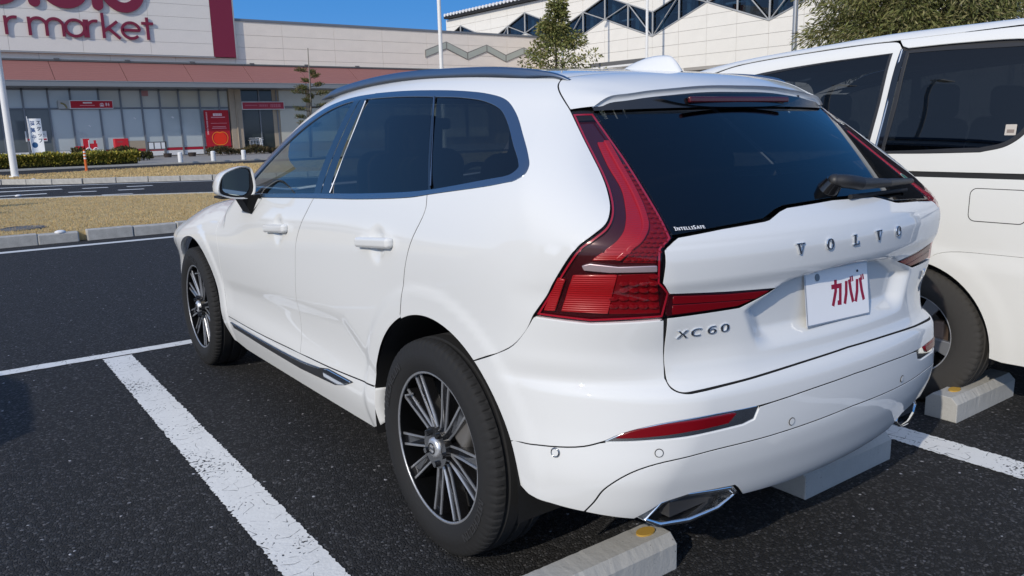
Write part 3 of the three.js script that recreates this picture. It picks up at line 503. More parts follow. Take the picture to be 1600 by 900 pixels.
// stroke glyphs for the Japanese lettering on small signs (10 x 10 boxes)
const GL = { su: [[[2, 2], [8, 2], [5, 6], [1, 9]], [[5.5, 5.5], [9, 9]]], ta: [[[4, 1], [1, 5]], [[4, 2.5], [8.5, 2.5], [6, 6.5], [2, 9.5]], [[3.5, 4.8], [6.5, 6.5]]], tsu: [[[2, 4], [3, 6]], [[5, 3.5], [5.5, 5.5]], [[8.5, 3.5], [7.5, 7], [4, 9]]], fu: [[[1.5, 2], [8.5, 2], [7, 6], [3, 9.5]]], bo: [[[1, 2], [9, 2]], [[3, .6], [3, 3.2]], [[7, .6], [7, 3.2]], [[2.5, 4], [7.5, 4], [7.5, 6], [2.5, 6], [2.5, 4]], [[1, 7], [9, 7]], [[5, 6], [4, 9.6], [2, 9.6]], [[5, 8], [8, 8], [7.5, 9.6]]], shu: [[[3, .5], [1, 3]], [[2.5, 2], [2.5, 6]], [[2.5, 2], [8.5, 2]], [[2.5, 3.4], [8, 3.4]], [[2.5, 4.7], [8, 4.7]], [[2.5, 6], [8.7, 6]], [[5.5, 1], [5.5, 9.8]], [[1, 7.2], [9, 7.2]], [[5, 7.2], [1, 9.6]], [[6, 7.2], [9, 9.6]]], chu: [[[5, .5], [5, 9.8]], [[1.5, 3], [8.5, 3], [8.5, 6.3], [1.5, 6.3], [1.5, 3]]], ha: [[[1, 3.5], [9, 3.5]], [[5, .5], [5, 3.5]], [[5, 1.8], [8, 1.8]], [[2.5, 1.5], [2.5, 3.5]], [[1.5, 4.8], [1.5, 9.5], [8.7, 9.5], [8.7, 4.8]], [[3, 6.5], [7.3, 6.5]], [[5, 4.7], [5, 8.8]], [[3, 8.6], [5, 6.6], [7.3, 8.6]]], ka: [[[4, .8], [1, 1.8]], [[1, 3.8], [5, 3.8]], [[3, 1.3], [3, 9.6]], [[3, 4.4], [1, 7.4]], [[6, 1.6], [7, 2.6]], [[6, 4], [7, 5]], [[5, 6.8], [9.6, 6]], [[8.2, .6], [8.2, 9.8]]] };
const glyph = (c, k, x, y, s) => { for (const st of GL[k]) { c.beginPath(); st.forEach(([a, b], i) => i ? c.lineTo(x + a * s / 10, y + b * s / 10) : c.moveTo(x + a * s / 10, y + b * s / 10)); c.stroke(); } };
const face = (t, r = .6) => new THREE.MeshStandardMaterial({ map: t, roughness: r });
{
  const sg = thing('clinic_sign', 'red sign strip with white arch and lettering above the shop windows', 'sign');
  mesh('sign_body', box(2.46, .52, .12, 6.76, 3.42, ZF + .38), M.white, sg);
  const t = canvasTex(512, 108, (c, w, h) => { c.fillStyle = '#c01228'; c.fillRect(0, 0, w, h); c.fillStyle = '#f3e9e4'; c.fillRect(150, 18, 110, 20); c.fillStyle = '#e79aa0'; c.fillRect(110, 62, 180, 12); c.strokeStyle = '#fff'; c.lineWidth = 6; glyph(c, 'ha', 350, 26, 58); glyph(c, 'ka', 418, 26, 58); });
  mesh('sign_face', new THREE.PlaneGeometry(2.36, .43).translate(6.78, 3.42, ZF + .442), face(t), sg);
  mesh('logo_panel', box(.62, .50, .1, 5.24, 3.42, ZF + .38), std([.50, .50, .48], .5), sg); mesh('logo_arch', new THREE.TorusGeometry(.30, .05, 6, 20, Math.PI / 2).translate(5.06, 3.2, ZF + .44), std([.28, .24, .10], .6), sg);
  const s2 = thing('entrance_sign', 'dull red sign strip with pale lettering above the dark entrance', 'sign');
  mesh('sign_body', box(3.02, .54, .12, 17.65, 3.30, ZF + .40), M.white, s2);
  mesh('sign_face', new THREE.PlaneGeometry(2.94, .46).translate(17.65, 3.30, ZF + .463), face(canvasTex(512, 80, (c, w, h) => { c.fillStyle = '#a83044'; c.fillRect(0, 0, w, h); c.fillStyle = '#c0697a'; c.fillRect(30, 30, 150, 12); c.fillRect(200, 26, 110, 26); c.fillRect(340, 20, 130, 40); c.fillStyle = '#a83044'; for (let i = 0; i < 9; i++) c.fillRect(208 + i * 28, 18, 6, 46); })), s2);
  const ps = thing('clinic_poster', 'tall red poster with white lettering and an orange round outline on the shop window', 'poster');
  mesh('poster_sheet', box(1.66, 2.42, .03, 14.38, 1.81, ZF + .30), M.signRed, ps);
  const pt = canvasTex(330, 480, (c, w, h) => { c.fillStyle = '#b40d22'; c.fillRect(0, 0, w, h); c.fillStyle = '#f2dada'; c.save(); c.translate(22, 20); c.rotate(Math.PI / 2); c.font = 'bold 26px sans-serif'; c.fillText('STATION DENTAL CLINIC', 0, 0); c.restore(); c.fillRect(120, 40, 120, 34); c.fillStyle = '#b40d22'; for (let i = 0; i < 4; i++) c.fillRect(146 + i * 26, 44, 6, 26); c.fillStyle = '#e0959c'; c.fillRect(90, 86, 190, 14); c.fillRect(80, 170, 220, 6); c.fillRect(100, 216, 180, 9); c.fillRect(90, 236, 200, 9); c.fillStyle = '#e8300e'; c.beginPath(); c.arc(190, 380, 88, 0, 7); c.fill(); c.strokeStyle = '#f0921a'; c.lineWidth = 8; c.beginPath(); c.moveTo(190, 305); c.bezierCurveTo(230, 270, 300, 310, 296, 372); c.bezierCurveTo(290, 450, 240, 470, 190, 466); c.bezierCurveTo(140, 470, 86, 450, 82, 372); c.bezierCurveTo(80, 310, 150, 270, 190, 305); c.stroke(); });
  mesh('poster_print', new THREE.PlaneGeometry(1.62, 2.38).translate(14.38, 1.81, ZF + .317), face(pt), ps);
}
// small things on the forecourt
{
  const b = thing('letter_box', 'bright red box on short legs at the end of the hedge', 'post box', [7.72, .07, -52]);
  mesh('body', new RoundedBoxGeometry(.78, .92, .55, 3, .03).translate(0, .76, 0), M.red, b); for (const [x, z] of [[-.33, -.2], [.33, -.2], [-.33, .2], [.33, .2]]) mesh('leg', box(.05, .3, .05, x, .15, z), M.red, b); mesh('slot', box(.3, .03, .01, -.1, 1.02, .278), M.greyDark, b);
  const tr = thing('train_panel', 'small red engine-shaped panel with white wheels behind the hedge', 'sign', [6.0, .07, -52.2]);
  mesh('engine_body', merge([box(.34, .62, .06, -.15, .95, 0), box(.46, .34, .06, .2, .80, 0), box(.12, .2, .06, .32, 1.06, 0), box(.5, .3, .06, -.52, .68, 0)]), M.red, tr); for (const x of [-.06, .34]) mesh('engine_wheel', new THREE.TorusGeometry(.13, .035, 8, 20).translate(x, .58, .04), M.white, tr); mesh('whistle_stripe', box(.05, .5, .02, -.02, .92, .04), M.white, tr); mesh('post', box(.06, .6, .05, 0, .3, -.03), M.greyDark, tr);
  for (let i = 0; i < 3; i++) tag(mesh('bubble_decal', new THREE.CylinderGeometry(.07 + i * .03, .07 + i * .03, .01, 14).rotateX(Math.PI / 2), std([.5, .53, .54], .4), null, [5.75 + i * .22, 1.80 - i * .1, ZF + .145]), ['smallest', 'middle', 'largest'][i] + ' of the pale puff decals on the window above the red engine panel', 'decal');
  const nb = thing('notice_board', 'grey framed notice stand with white leaflets by the shop windows', 'notice board', [9.85, .07, -52.3]);
  mesh('board', box(1.14, .5, .05, 0, .72, 0), M.greyDark, nb); for (const [x, w] of [[-.36, .26], [.02, .34], [.36, .2]]) mesh('leaflet', box(w, .38, .01, x, .72, .032), M.white, nb); for (const x of [-.5, .5]) mesh('leg', box(.05, .95, .05, x, .475, 0), M.greyDark, nb);
  [['left', 8.9], ['middle', 9.98], ['right', 11.42]].forEach(([w, x]) => { const p = thing('planter', 'brown trough planter, ' + w + ' of the three along the shop front', 'planter', [x, .07, -50.4]); mesh('trough', new THREE.CylinderGeometry(.32, .26, .24, 4, 1).rotateY(Math.PI / 4).scale(1, 1, .6).translate(0, .14, 0), std([.05, .035, .03], .8), p); mesh('soil', box(.36, .02, .2, 0, .255, 0), M.black, p); });
  [['left', 8.15], ['middle', 9.75], ['right', 11.3]].forEach(([w, x]) => { const p = thing('bollard', 'white steel bollard, ' + w + ' of the three along the forecourt kerb', 'bollard', [x, .07, -40.0], 0); mesh('post', new THREE.LatheGeometry([[.115, 0], [.115, .47], [.10, .50], [.0001, .51]].map(q => new THREE.Vector2(...q)), 20), M.poleWhite, p); mesh('base_ring', new THREE.CylinderGeometry(.13, .14, .03, 20).translate(0, .015, 0), M.grey, p); });
  const bp = thing('lane_post', 'orange delineator post with white bands on the grass island', 'post', [2.80, .13, -32.3]);
  mesh('shaft', new THREE.CylinderGeometry(.042, .05, .82, 14).translate(0, .41, 0), std([.62, .13, .02], .5), bp); for (const y of [.5, .62, .74]) mesh('reflector_band', new THREE.CylinderGeometry(.046, .047, .055, 14).translate(0, y, 0), M.white, bp); mesh('foot', new THREE.CylinderGeometry(.09, .10, .03, 16).translate(0, .015, 0), std([.5, .10, .02], .6), bp);
  const bn = thing('banner_flag', 'white upright banner with blue Japanese lettering by the hedge', 'banner', [3.22, .07, -51.6]);
  mesh('pole', rodGeo([-.28, 0, 0], [-.34, 2.6, 0], .022), M.white, bn);
  const bt = canvasTex(160, 420, (c, w, h) => { c.fillStyle = '#f4f4f2'; c.fillRect(0, 0, w, h); c.lineWidth = 8; c.strokeStyle = '#1b2740'; ['su', 'ta', 'tsu', 'fu'].forEach((k, i) => glyph(c, k, 92, 24 + i * 74, 58)); c.strokeStyle = '#24477c'; ['bo', 'shu', 'chu'].forEach((k, i) => { c.lineWidth = 7; glyph(c, k, 18, 24 + i * 86, 64); }); c.fillStyle = '#2b5a86'; c.beginPath(); c.arc(50, 330, 36, 0, 7); c.fill(); });
  const fl = new THREE.PlaneGeometry(.66, 1.9, 8, 16), fp = fl.attributes.position; for (let i = 0; i < fp.count; i++) fp.setZ(i, .05 * Math.sin(fp.getX(i) * 7 + fp.getY(i) * 1.5)); fl.computeVertexNormals(); const fm = face(bt, .8); fm.side = THREE.DoubleSide; mesh('flag', fl.translate(.02, 1.52, 0), fm, bn);
  const wb = thing('window_notice', 'white notice sheet with a red line on the left shop window', 'notice'); mesh('sheet', box(1.15, .62, .03, 3.9 - .35, 1.55, ZF + .20), M.white, wb); mesh('red_line', box(1.0, .09, .01, 3.58, 1.36, ZF + .222), M.signRed, wb); mesh('text_line', box(.9, .05, .01, 3.55, 1.66, ZF + .222), M.grey, wb);
  const gd = thing('trolley', 'white metal trolley standing by the dark entrance', 'trolley', [16.35, .07, -51.5]);
  mesh('frame', merge([rodGeo([-.1, .05, 0], [-.22, 1.02, 0], .025), rodGeo([-.22, 1.02, 0], [-.5, 1.02, 0], .02), rodGeo([-.1, .1, 0], [.45, .1, 0], .025), rodGeo([-.1, .1, .3], [.45, .1, .3], .025), rodGeo([-.1, .05, .3], [-.22, 1.02, .3], .025), rodGeo([-.22, .98, 0], [-.22, .98, .3], .02), box(.5, .02, .3, .2, .14, .15)]), M.white, gd); for (const [x, z] of [[-.05, 0], [.4, 0], [-.05, .3], [.4, .3]]) mesh('castor', new THREE.CylinderGeometry(.05, .05, .03, 12).rotateX(Math.PI / 2).translate(x, .05, z), M.greyDark, gd);
  const ct = thing('shopping_carts', 'row of grey wire shopping carts inside the dark entrance', 'carts'); ct.position.set(16.85, .07, ZF + .5); mesh('basket', merge([0, 1, 2].flatMap(i => [box(.9, .03, .4, -.0, .85 + i * .02, i * .1), box(.9, .02, .02, 0, .62, i * .12), box(.9, .02, .02, 0, .74, i * .12), ...[-.42, -.2, 0, .2, .42].map(x => box(.018, .42, .02, x, .66, i * .12))])), M.alu, ct); mesh('handle', rodGeo([-.5, 1.0, .2], [.5, 1.0, .2], .025), M.grey, ct); for (const x of [-.35, .35]) mesh('leg', rodGeo([x, .05, .1], [x, .5, .1], .02), M.alu, ct);
}
// ---------- the tall pale building with the zigzag glazing ----------
{
  const hall = thing('pale_hall', 'tall pale panelled building with a zigzag band of glazing', 'building', [43.33, 0, -55], 1.7 * Math.PI / 180);
  // local axes: wall in the plane x = 0, s runs away along -z, outside is -x
  const cw = 2.56, ch = .885, s0 = 2.6, top = k => { const m = ((k % 4) + 4) % 4; return [11.44, 10.53, 9.63, 10.53][m]; }, y0 = 6.17 - .885 * 7;
  const clipHalf = (pl, a, b, c) => { const o = []; for (let i = 0; i < pl.length; i++) { const p = pl[i], q = pl[(i + 1) % pl.length], d = a * p[0] + b * p[1] - c, e = a * q[0] + b * q[1] - c; if (d >= 0) o.push(p); if ((d >= 0) !== (e >= 0)) { const t = d / (d - e); o.push([p[0] + (q[0] - p[0]) * t, p[1] + (q[1] - p[1]) * t]); } } return o; };
  const cache = new Map(), toWall = (pl, d, x) => { const g = new THREE.ExtrudeGeometry(new THREE.Shape(pl.map(p => new THREE.Vector2(...p))), { depth: d, bevelEnabled: false }); g.rotateY(Math.PI / 2); g.translate(x, 0, 0); return worldUV(g, .35, 'zy'); };
  const colAt = k => s0 - cw * k;                        // s of column line k; k grows towards us
  for (let k = -5; k < 21; k++) {
    const sa = colAt(k + 1), sb = colAt(k), ya = top(k + 1), yb = top(k), sl = (yb - ya) / cw;
    for (let r = 0; r < 14; r++) {
      const a = y0 + r * ch + .010, b = Math.min(a + ch - .020, 12.24); if (a > 12.2) continue; const L = sa + .010, R = Math.min(sb - .010, 15.6); if (R <= L) continue;
      const cell = [[L, a], [R, a], [R, b], [L, b]];
      const up = clipHalf(cell, -sl, 1, ya - sl * sa + .02), dn = clipHalf(cell, sl, -1, -(ya - 1.77 - sl * sa) + .02);
      for (const pl of [up, dn]) if (pl.length > 2) mesh('wall_panel', toWall(pl, .05, -.05), M.whitePanel, hall);
    }
    // glazing: panes and frame bars in the zigzag
    if (k > -5) {
      const gl = mesh('glazing', toWall([[sa, ya - 1.77], [sb, yb - 1.77], [sb, yb], [sa, ya]], .02, .10), M.hallGlass ??= phy([.42, .52, .60], 0, { transmission: 1, thickness: 0, ior: 1.55, side: THREE.DoubleSide }), hall);
      const bar = (p, q, w = .07) => { const g = rodGeo([-.03, p[1], -p[0]], [-.03, q[1], -q[0]], w, w, 4); return g; };
      mesh('frame_bar', merge([bar([sa, ya], [sb, yb], .075), bar([sa, ya - 1.77], [sb, yb - 1.77], .075), bar([sb, yb - 1.77], [sb, yb], .085), (((k % 2) + 2) % 2) ? bar([sa, (ya - 1.77)], [sb, yb], .055) : bar([sa, ya], [sb, yb - 1.77], .055)]), M.grey, gl);
    }
  }
  mesh('wall_core', merge([box(.10, y0 + 0 + 7.6, 62, .12, (y0 + 7.6) / 2, 19), box(.10, .9, 62, .12, 11.95, 19)]), M.joint, hall);
  for (let k = -5; k < 21; k++) { const sa = colAt(k + 1), sb = colAt(k), f = y => y; mesh('backing_panel', toWall([[sa, 7.5], [sb, 7.5], [sb, top(k) - 1.80], [sa, top(k + 1) - 1.80]].filter((p, i) => true), .05, .08), M.joint, hall); mesh('backing_panel', toWall([[sa, top(k + 1) + .03], [sb, top(k) + .03], [sb, 11.6], [sa, 11.6]].map(p => [p[0], Math.max(p[1], 0)]), .05, .08), M.joint, hall); }
  // inside: dark deck, columns and pale ducts behind the glass
  mesh('hall_inside', merge([box(.2, 12, 66, 9, 6, 18), box(9, .2, 66, 4.6, 6.6, 18), box(9, .3, 66, 4.6, 12.1, 18), box(9, 12, .2, 4.6, 6, -15.5)]), std([.16, .18, .20], .9), hall);
  const cg = box(.38, 5.4, .38, .75, 9.3, 0); for (let k = -4; k < 20; k++) mesh('column', cg, std([.30, .36, .36], .6), hall, [0, 0, -colAt(k) + .42]);
  mesh('duct', merge([rodGeo([2.2, 10.6, -14], [2.2, 10.6, 48], .22), rodGeo([3.2, 8.9, -14], [3.2, 8.9, 48], .18), rodGeo([1.6, 9.6, -14], [1.6, 9.6, 48], .10), box(1.4, .35, 60, 3.4, 7.6, 18)]), M.white, hall);
  mesh('eave', box(.7, .26, 64, -.15, 12.42, 16.9), M.black, hall); { const g = new THREE.CylinderGeometry(.16, .16, .5, 8, 1).rotateZ(Math.PI / 2), gs = []; for (let i = 0; i < 110; i++) gs.push(g.clone().translate(-.35, 12.62, -14.8 + i * .55)); const o = mesh('roof_sheet_ends', merge(gs), M.white, hall); o.userData.kind = 'stuff'; }
  mesh('roof', box(10, .2, 64, 4.6, 12.66, 16.9), M.grey, hall);
  mesh('low_canopy', merge([box(1.6, .30, 6, -.8, 6.05, 10.5)]), M.greyDark, hall); mesh('canopy_edge', box(1.64, .14, 6.04, -.8, 5.82, 10.5), M.white, hall);
}
// ---------- lamp poles ----------
function pole(pos, r, h, m, label) { const p = thing('lamp_pole', label, 'pole', pos, 0, 'poles round the parking lot'); mesh('shaft', new THREE.CylinderGeometry(r * .8, r, h, 20).translate(0, h / 2, 0), m, p); mesh('base_plate', new THREE.CylinderGeometry(r * 1.5, r * 1.6, .04, 20).translate(0, .02, 0), m, p); mesh('lamp_head', box(.9, .12, .3, -.4, h, 0, .04), m, p); return p; }
pole([.28, .13, -30.2], .115, 8, M.poleWhite, 'white pole at the left edge standing on the grass island');
pole([18.6, 0, -31.9], .105, 10.5, M.poleWhite, 'white pole rising behind the SUV roof rail, second from the left');
pole([40.7, 0, -39.9], .11, 14, M.poleWhite, 'thin white pole in front of the pale hall, behind the roof aerial');
pole([26.6, 0, -17.9], .115, 9, M.poleGrey, 'silver grey pole above the minivan roof, left of the big tree');
pole([25.5, 0, -9.3], .085, 9, M.poleWhite, 'white pole at the right edge beyond the minivan roof');
pole([36.2, 0, -43.9], .10, 14, M.poleGrey, 'thin grey pole behind the slender tree');
// two poles beside the lawn, left of the view: their long shadows cross the lawn
pole([-13.8, .13, -10.9], .09, 8, M.poleWhite, 'white pole left of the view, further along the near lawn'); pole([-15.2, .13, -8.9], .07, 8.4, M.poleWhite, 'thinner white pole left of the view, nearest the kerb');
// ---------- trees, hedge, shrubs ----------
function leafMat(c) { return new THREE.MeshPhysicalMaterial({ color: 0xffffff, roughness: .65, side: THREE.DoubleSide, specularIntensity: .35 }); }
const leafG = (() => { const g = new THREE.BufferGeometry(); g.setAttribute('position', new THREE.Float32BufferAttribute([0, 0, 0, .22, .5, .10, 0, 1, 0, -.22, .5, .10], 3)); g.setIndex([0, 1, 2, 0, 2, 3]); g.computeVertexNormals(); return g; })();
const needG = (() => { const g = new THREE.BufferGeometry(); g.setAttribute('position', new THREE.Float32BufferAttribute([0, 0, 0, .10, .5, .02, 0, 1, 0, -.10, .5, .02], 3)); g.setIndex([0, 1, 2, 0, 2, 3]); g.computeVertexNormals(); return g; })();
function leaves(parent, name, spots, size, cols, m, geo = leafG, droop = 0) {       // spots: [x, y, z, dx, dy, dz]
  const im = new THREE.InstancedMesh(geo, m, spots.length), d = new THREE.Object3D(), c = new THREE.Color(), up = new THREE.Vector3(0, 1, 0), v = new THREE.Vector3(), q = new THREE.Quaternion(); im.name = name; im.castShadow = im.receiveShadow = true;
  spots.forEach((s, i) => { d.position.set(s[0], s[1], s[2]); v.set(s[3] + rr(-.7, .7), s[4] + rr(-.7, .7) - droop, s[5] + rr(-.7, .7)).normalize(); d.quaternion.setFromUnitVectors(up, v).multiply(q.setFromAxisAngle(up, rr(0, 6.3))); const k = size * rr(.6, 1.3); d.scale.set(k, k, k); d.updateMatrix(); im.setMatrixAt(i, d.matrix); const b = cols[Math.floor(rand() * cols.length)], w = rr(.7, 1.25); c.setRGB(b[0] * w, b[1] * w, b[2] * w); im.setColorAt(i, c); });
  im.userData.kind = 'stuff'; parent.add(im); return im;
}
const LM = leafMat();
// broad-leaved or feathery crown made of branches carrying leaf clusters
function tree(name, label, pos, { h, r, base, n, clumps, size, cols, profile, geo = leafG, droop = 0, trunkR = .12, lean = 0 }) {
  const t = thing(name, label, 'tree', pos), tr = [tube([[0, 0, 0], [lean * .3, h * .35, .05], [lean * .7, h * .7, 0], [lean, h * .98, 0]], trunkR, 14, 8)], tg = tr[0].attributes.position;
  for (let i = 0; i < tg.count; i++) { const y = tg.getY(i), k = 1 - .85 * clamp(y / h, 0, 1), cx = lean * clamp(y / h, 0, 1); tg.setX(i, cx + (tg.getX(i) - cx) * k); tg.setZ(i, tg.getZ(i) * k); }
  const spots = [];
  for (let i = 0; i < clumps; i++) {
    const f = base + (1 - base) * rand() ** .9, a = i * 2.4 + rr(-.5, .5), R = r * profile(f) * rr(.45, 1.14), y = h * f, px = lean * f + R * Math.cos(a), pz = R * Math.sin(a), rise = rr(-.1, .25) * R;
    if (R > .2) tr.push(rodGeo([lean * Math.max(0, f - .08), y - .12 * R, 0], [px * .92, y + rise, pz * .92], trunkR * .22 * (1.1 - f * .6), .008, 5));
    const cr0 = r * rr(.16, .30) * (.5 + .5 * profile(f)), cnt = Math.round(n / clumps * rr(.6, 1.4));
    for (let k = 0; k < cnt; k++) { const u = rr(-1, 1), b = rr(0, 6.283), q = cr0 * Math.cbrt(rand()), s = Math.sqrt(1 - u * u); const along = rand() < .35 ? rr(.45, 1) : 1; spots.push([px * along + q * s * Math.cos(b) * 1.15, y + rise * along + q * u * .62, pz * along + q * s * Math.sin(b) * 1.15, s * Math.cos(b) + Math.cos(a) * .5, u * .6 + .1, s * Math.sin(b) + Math.sin(a) * .5]); }
  }
  mesh('trunk', merge(tr), std([.10, .075, .055], .9), t); leaves(t, 'crown', spots, size, cols, LM, geo, droop); return t;
}
tree('slender_tree', 'slender bushy green tree behind the SUV roof, in front of the two walls', [21.9, 0, -27.2], { h: 6.9, r: 2.4, base: .25, n: 11000, clumps: 105, size: .16, cols: [[.17, .19, .06], [.21, .21, .075], [.12, .145, .045], [.25, .23, .09]], profile: f => f < .5 ? 1.08 : .10 + .98 * ((1 - f) / .5) ** 1.9, droop: .3, trunkR: .11 });
tree('spreading_tree', 'large spreading olive-green tree above the minivan roof', [24.35, 0, -11.7], { h: 7.5, r: 3.0, base: .38, n: 70000, clumps: 260, size: .21, cols: [[.14, .155, .05], [.18, .18, .065], [.105, .12, .04], [.23, .21, .10]], profile: f => Math.sin(Math.min(1, (f - .2) * 1.6) * Math.PI * .62) ** .5, geo: needG, droop: .75, trunkR: .2 });
{
  // sparse young conifer with a supporting cane in front of the canopy
  const t = thing('young_tree', 'sparse young tree with a tall cane in front of the store canopy', 'tree', [14.95, .05, -40]), g = [rodGeo([0, 0, 0], [.22, 2.6, 0], .09, .06), rodGeo([.22, 2.6, 0], [.30, 4.4, 0], .06, .015)], sp = [];
  const br = [[2.05, 0, -.75], [2.15, .1, .9], [2.45, .3, -.9], [2.9, .5, -.55], [2.65, .1, 1.0], [3.35, -.1, -.85], [3.3, .25, .8], [3.15, -.6, .2], [3.55, .5, -.9], [3.6, -.2, -.45], [3.75, .1, .55], [3.95, -.1, -.3], [4.2, .2, .25], [4.4, 0, .1], [4.5, -.1, -.75], [1.7, .2, -.6], [1.6, -.1, .5]];
  for (const [y, dz, dx] of br) { const x0 = .08 * y, L = dx; g.push(rodGeo([x0, y, 0], [x0 + L, y + .12, dz], .022, .008, 5)); const m = 190; for (let i = 0; i < m; i++) { const k = .35 + .65 * rand(); sp.push([x0 + L * k + rr(-.15, .15), y + .12 * k + rr(-.07, .10), dz * k + rr(-.15, .15), Math.sign(L) * .6, .5, 0]); } }
  mesh('trunk', merge(g), std([.07, .055, .04], .9), t); leaves(t, 'crown', sp, .15, [[.13, .12, .035], [.10, .10, .03], [.16, .12, .05], [.05, .09, .03]], LM, needG);
  mesh('support_cane', rodGeo([.1, 0, .15], [.25, 5.75, .1], .032, .025), std([.25, .22, .18], .8), t);
}
{
  const h = thing('clipped_hedge', 'long low clipped hedge of yellow-green leaves along the forecourt', 'hedge', [0, .05, -41.1]), sp = []; for (let i = 0; i < 15000; i++) { const x = rr(-6, 6.4), f = rand(); let y = .05 + .50 * Math.sqrt(rand()), z = rr(-.45, .45); if (f < .5) { z = .42 + rr(-.1, .08); } else y = .50 + rr(-.08, .10) + .05 * Math.sin(x * 3.1); sp.push([x, y, z, rr(-.4, .4), .7, f < .5 ? 1 : .2]); }
  mesh('stems', box(12.3, .42, .7, .2, .23, 0, .1), std([.035, .035, .015], 1), h); leaves(h, 'foliage', sp, .15, [[.40, .34, .05], [.30, .28, .05], [.19, .20, .04], [.46, .36, .08], [.15, .16, .035]], LM);
  const bd = (name, label, x0, x1, z, hh, n, cols) => { const b = thing(name, label, 'shrubs', [(x0 + x1) / 2, .05, z]), s = []; for (let i = 0; i < n; i++) { const x = rr(x0, x1) - (x0 + x1) / 2; s.push([x, hh * Math.sqrt(rand()) * (.75 + .25 * Math.sin(x * 2.7)), rr(-.5, .5), rr(-.5, .5), .8, rr(-.2, .7)]); } const st = []; for (let i = 0; i < 24; i++) { const x = rr(x0, x1) - (x0 + x1) / 2; st.push(rodGeo([x, 0, 0], [x + rr(-.2, .2), hh * .8, rr(-.3, .3)], .015, .006, 4)); } mesh('stems', merge(st), std([.06, .045, .03], .9), b); leaves(b, 'foliage', s, .16, cols, LM); };
  bd('low_shrubs', 'low brownish shrubs under the red poster by the shop front', 12.4, 17.4, -50.5, .55, 3000, [[.09, .07, .035], [.12, .085, .05], [.07, .07, .03]]);
  bd('dark_shrubs', 'dark dull shrubs rising behind the yellow-green hedge', 4.3, 8.2, -46.5, .78, 2600, [[.07, .065, .025], [.05, .06, .02], [.10, .08, .03]]);
}
// ---------- the white SUV ----------
const body = { F, root, nrm };
const SIDE = planar(body, [-1, 0, 0], [0, 0, 1]), TILT = planar(body, [-.87, .5, 0], [0, 0, 1]), REAR = planar(body, [0, 0, 1], [1, 0, 0]), CORNER = planar(body, [-.72, .12, .69], nz([.69, 0, .72])), TOP = planar(body, [0, 1, 0], [1, 0, 0]), RING = around(body, 0, 0), NOSE = planar(body, [0, 0, -1], [1, 0, 0]), SHIELD = planar(body, [0, .62, -.78], [1, 0, 0]);
const sp3 = (z, y) => root([0, y, z], [-1, 0, 0]), rp3 = (x, y) => root([x, y, 0], [0, 0, 1]), tp3 = (x, z) => root([x, 0, z], [0, 1, 0]);
function arcPts(k, a0, a1, n, grow = .004) { const [cz, cy, r] = ARCH[k], o = []; for (let i = 0; i <= n; i++) { const a = a0 + (a1 - a0) * i / n; o.push(sp3(cz + (r + grow) * Math.cos(a), cy + (r + grow) * Math.sin(a))); } return o; }   // angle from +z (rear) upwards
const angAt = (k, p) => Math.atan2(p[1] - ARCH[k][1], p[2] - ARCH[k][0]);
const suv = thing('white_suv', 'large white SUV with tall red tail lights, parked in front with its tailgate towards us', 'SUV');
function both(name, g, m, parents = [suv, suv]) { const a = mesh(name, g, m, parents[0]), b = mesh(name, mirrorGeo(g), m, parents[1]); return [a, b]; }
const G = { cell: .017, gap: .0026, lip: .0011, round: .0006 };
function gapLine(map, path, parent = null, w = .009) {  // dark seal lying in the joint between two panels
  const uv = path.map(map.uv), A = [], B = []; for (let i = 0; i < uv.length; i++) { const a = uv[Math.max(0, i - 1)], b = uv[Math.min(uv.length - 1, i + 1)], l = Math.hypot(b[0] - a[0], b[1] - a[1]) || 1, nx = -(b[1] - a[1]) / l * w, ny = (b[0] - a[0]) / l * w; A.push([uv[i][0] + nx, uv[i][1] + ny]); B.push([uv[i][0] - nx, uv[i][1] - ny]); }
  return patch(map, [...A, ...B.reverse()].map(q => map.at(...q)).filter(q => q), { cell: .014, off: -.0014, lip: 0 });
}
// outlines shared by neighbouring panels
const beltLine = smooth([[-.885, 1.098, -1.99], [-.895, 1.112, -1.65], [-.903, 1.147, -.957], [-.906, 1.168, -.524], [-.903, 1.196, -.138], [-.9, 1.21, -.03]], 5);
const beltRear = [...smooth([[-.9, 1.21, -.03], [-.885, 1.250, .28], [-.870, 1.268, .392]], 5), ...smooth([[-.866, 1.272, .404], [-.853, 1.285, .424], [-.834, 1.307, .418], [-.812, 1.333, .388], [-.761, 1.392, .297], [-.712, 1.455, .199], [-.684, 1.497, .113], [-.677, 1.520, .01], [-.677, 1.537, -.15], [-.680, 1.549, -.34], [-.676, 1.557, -.62], [-.672, 1.556, -.93], [-.673, 1.545, -1.10], [-.68, 1.518, -1.27], [-.71, 1.45, -1.50], [-.76, 1.35, -1.72], [-.83, 1.215, -1.905], [-.872, 1.12, -2.02]], 5)];
const doorSplit = smooth([[-.903, 1.147, -.957], [-.918, 1.09, -1.008], [-.926, 1.033, -1.064], [-.932, .945, -1.121], [-.937, .83, -1.143], [-.931, .682, -1.168], [-.922, .55, -1.178], [-.928, .436, -1.18]], 4);
const doorRear = smooth([[-.9, 1.21, -.03], [-.915, 1.17, -.014], [-.926, 1.139, -.022], [-.942, 1.052, -.08], [-.945, .963, -.121], [-.955, .874, -.146], [-.956, .80, -.166]], 4);
const archRearTop = angAt(0, doorRear[doorRear.length - 1]);
const sillTop = smooth([sp3(-2.262, .415), sp3(-1.79, .418), sp3(-1.18, .438), sp3(-.83, .450), sp3(-.44, .474)], 4);
const fenderDoor = smooth([[-.878, 1.092, -2.085], [-.885, 1.06, -2.21], [-.895, .985, -2.31], [-.918, .90, -2.338], [-.932, .80, -2.295], [-.925, .66, -2.305], [-.92, .55, -2.30], sp3(-2.262, .415)], 4);
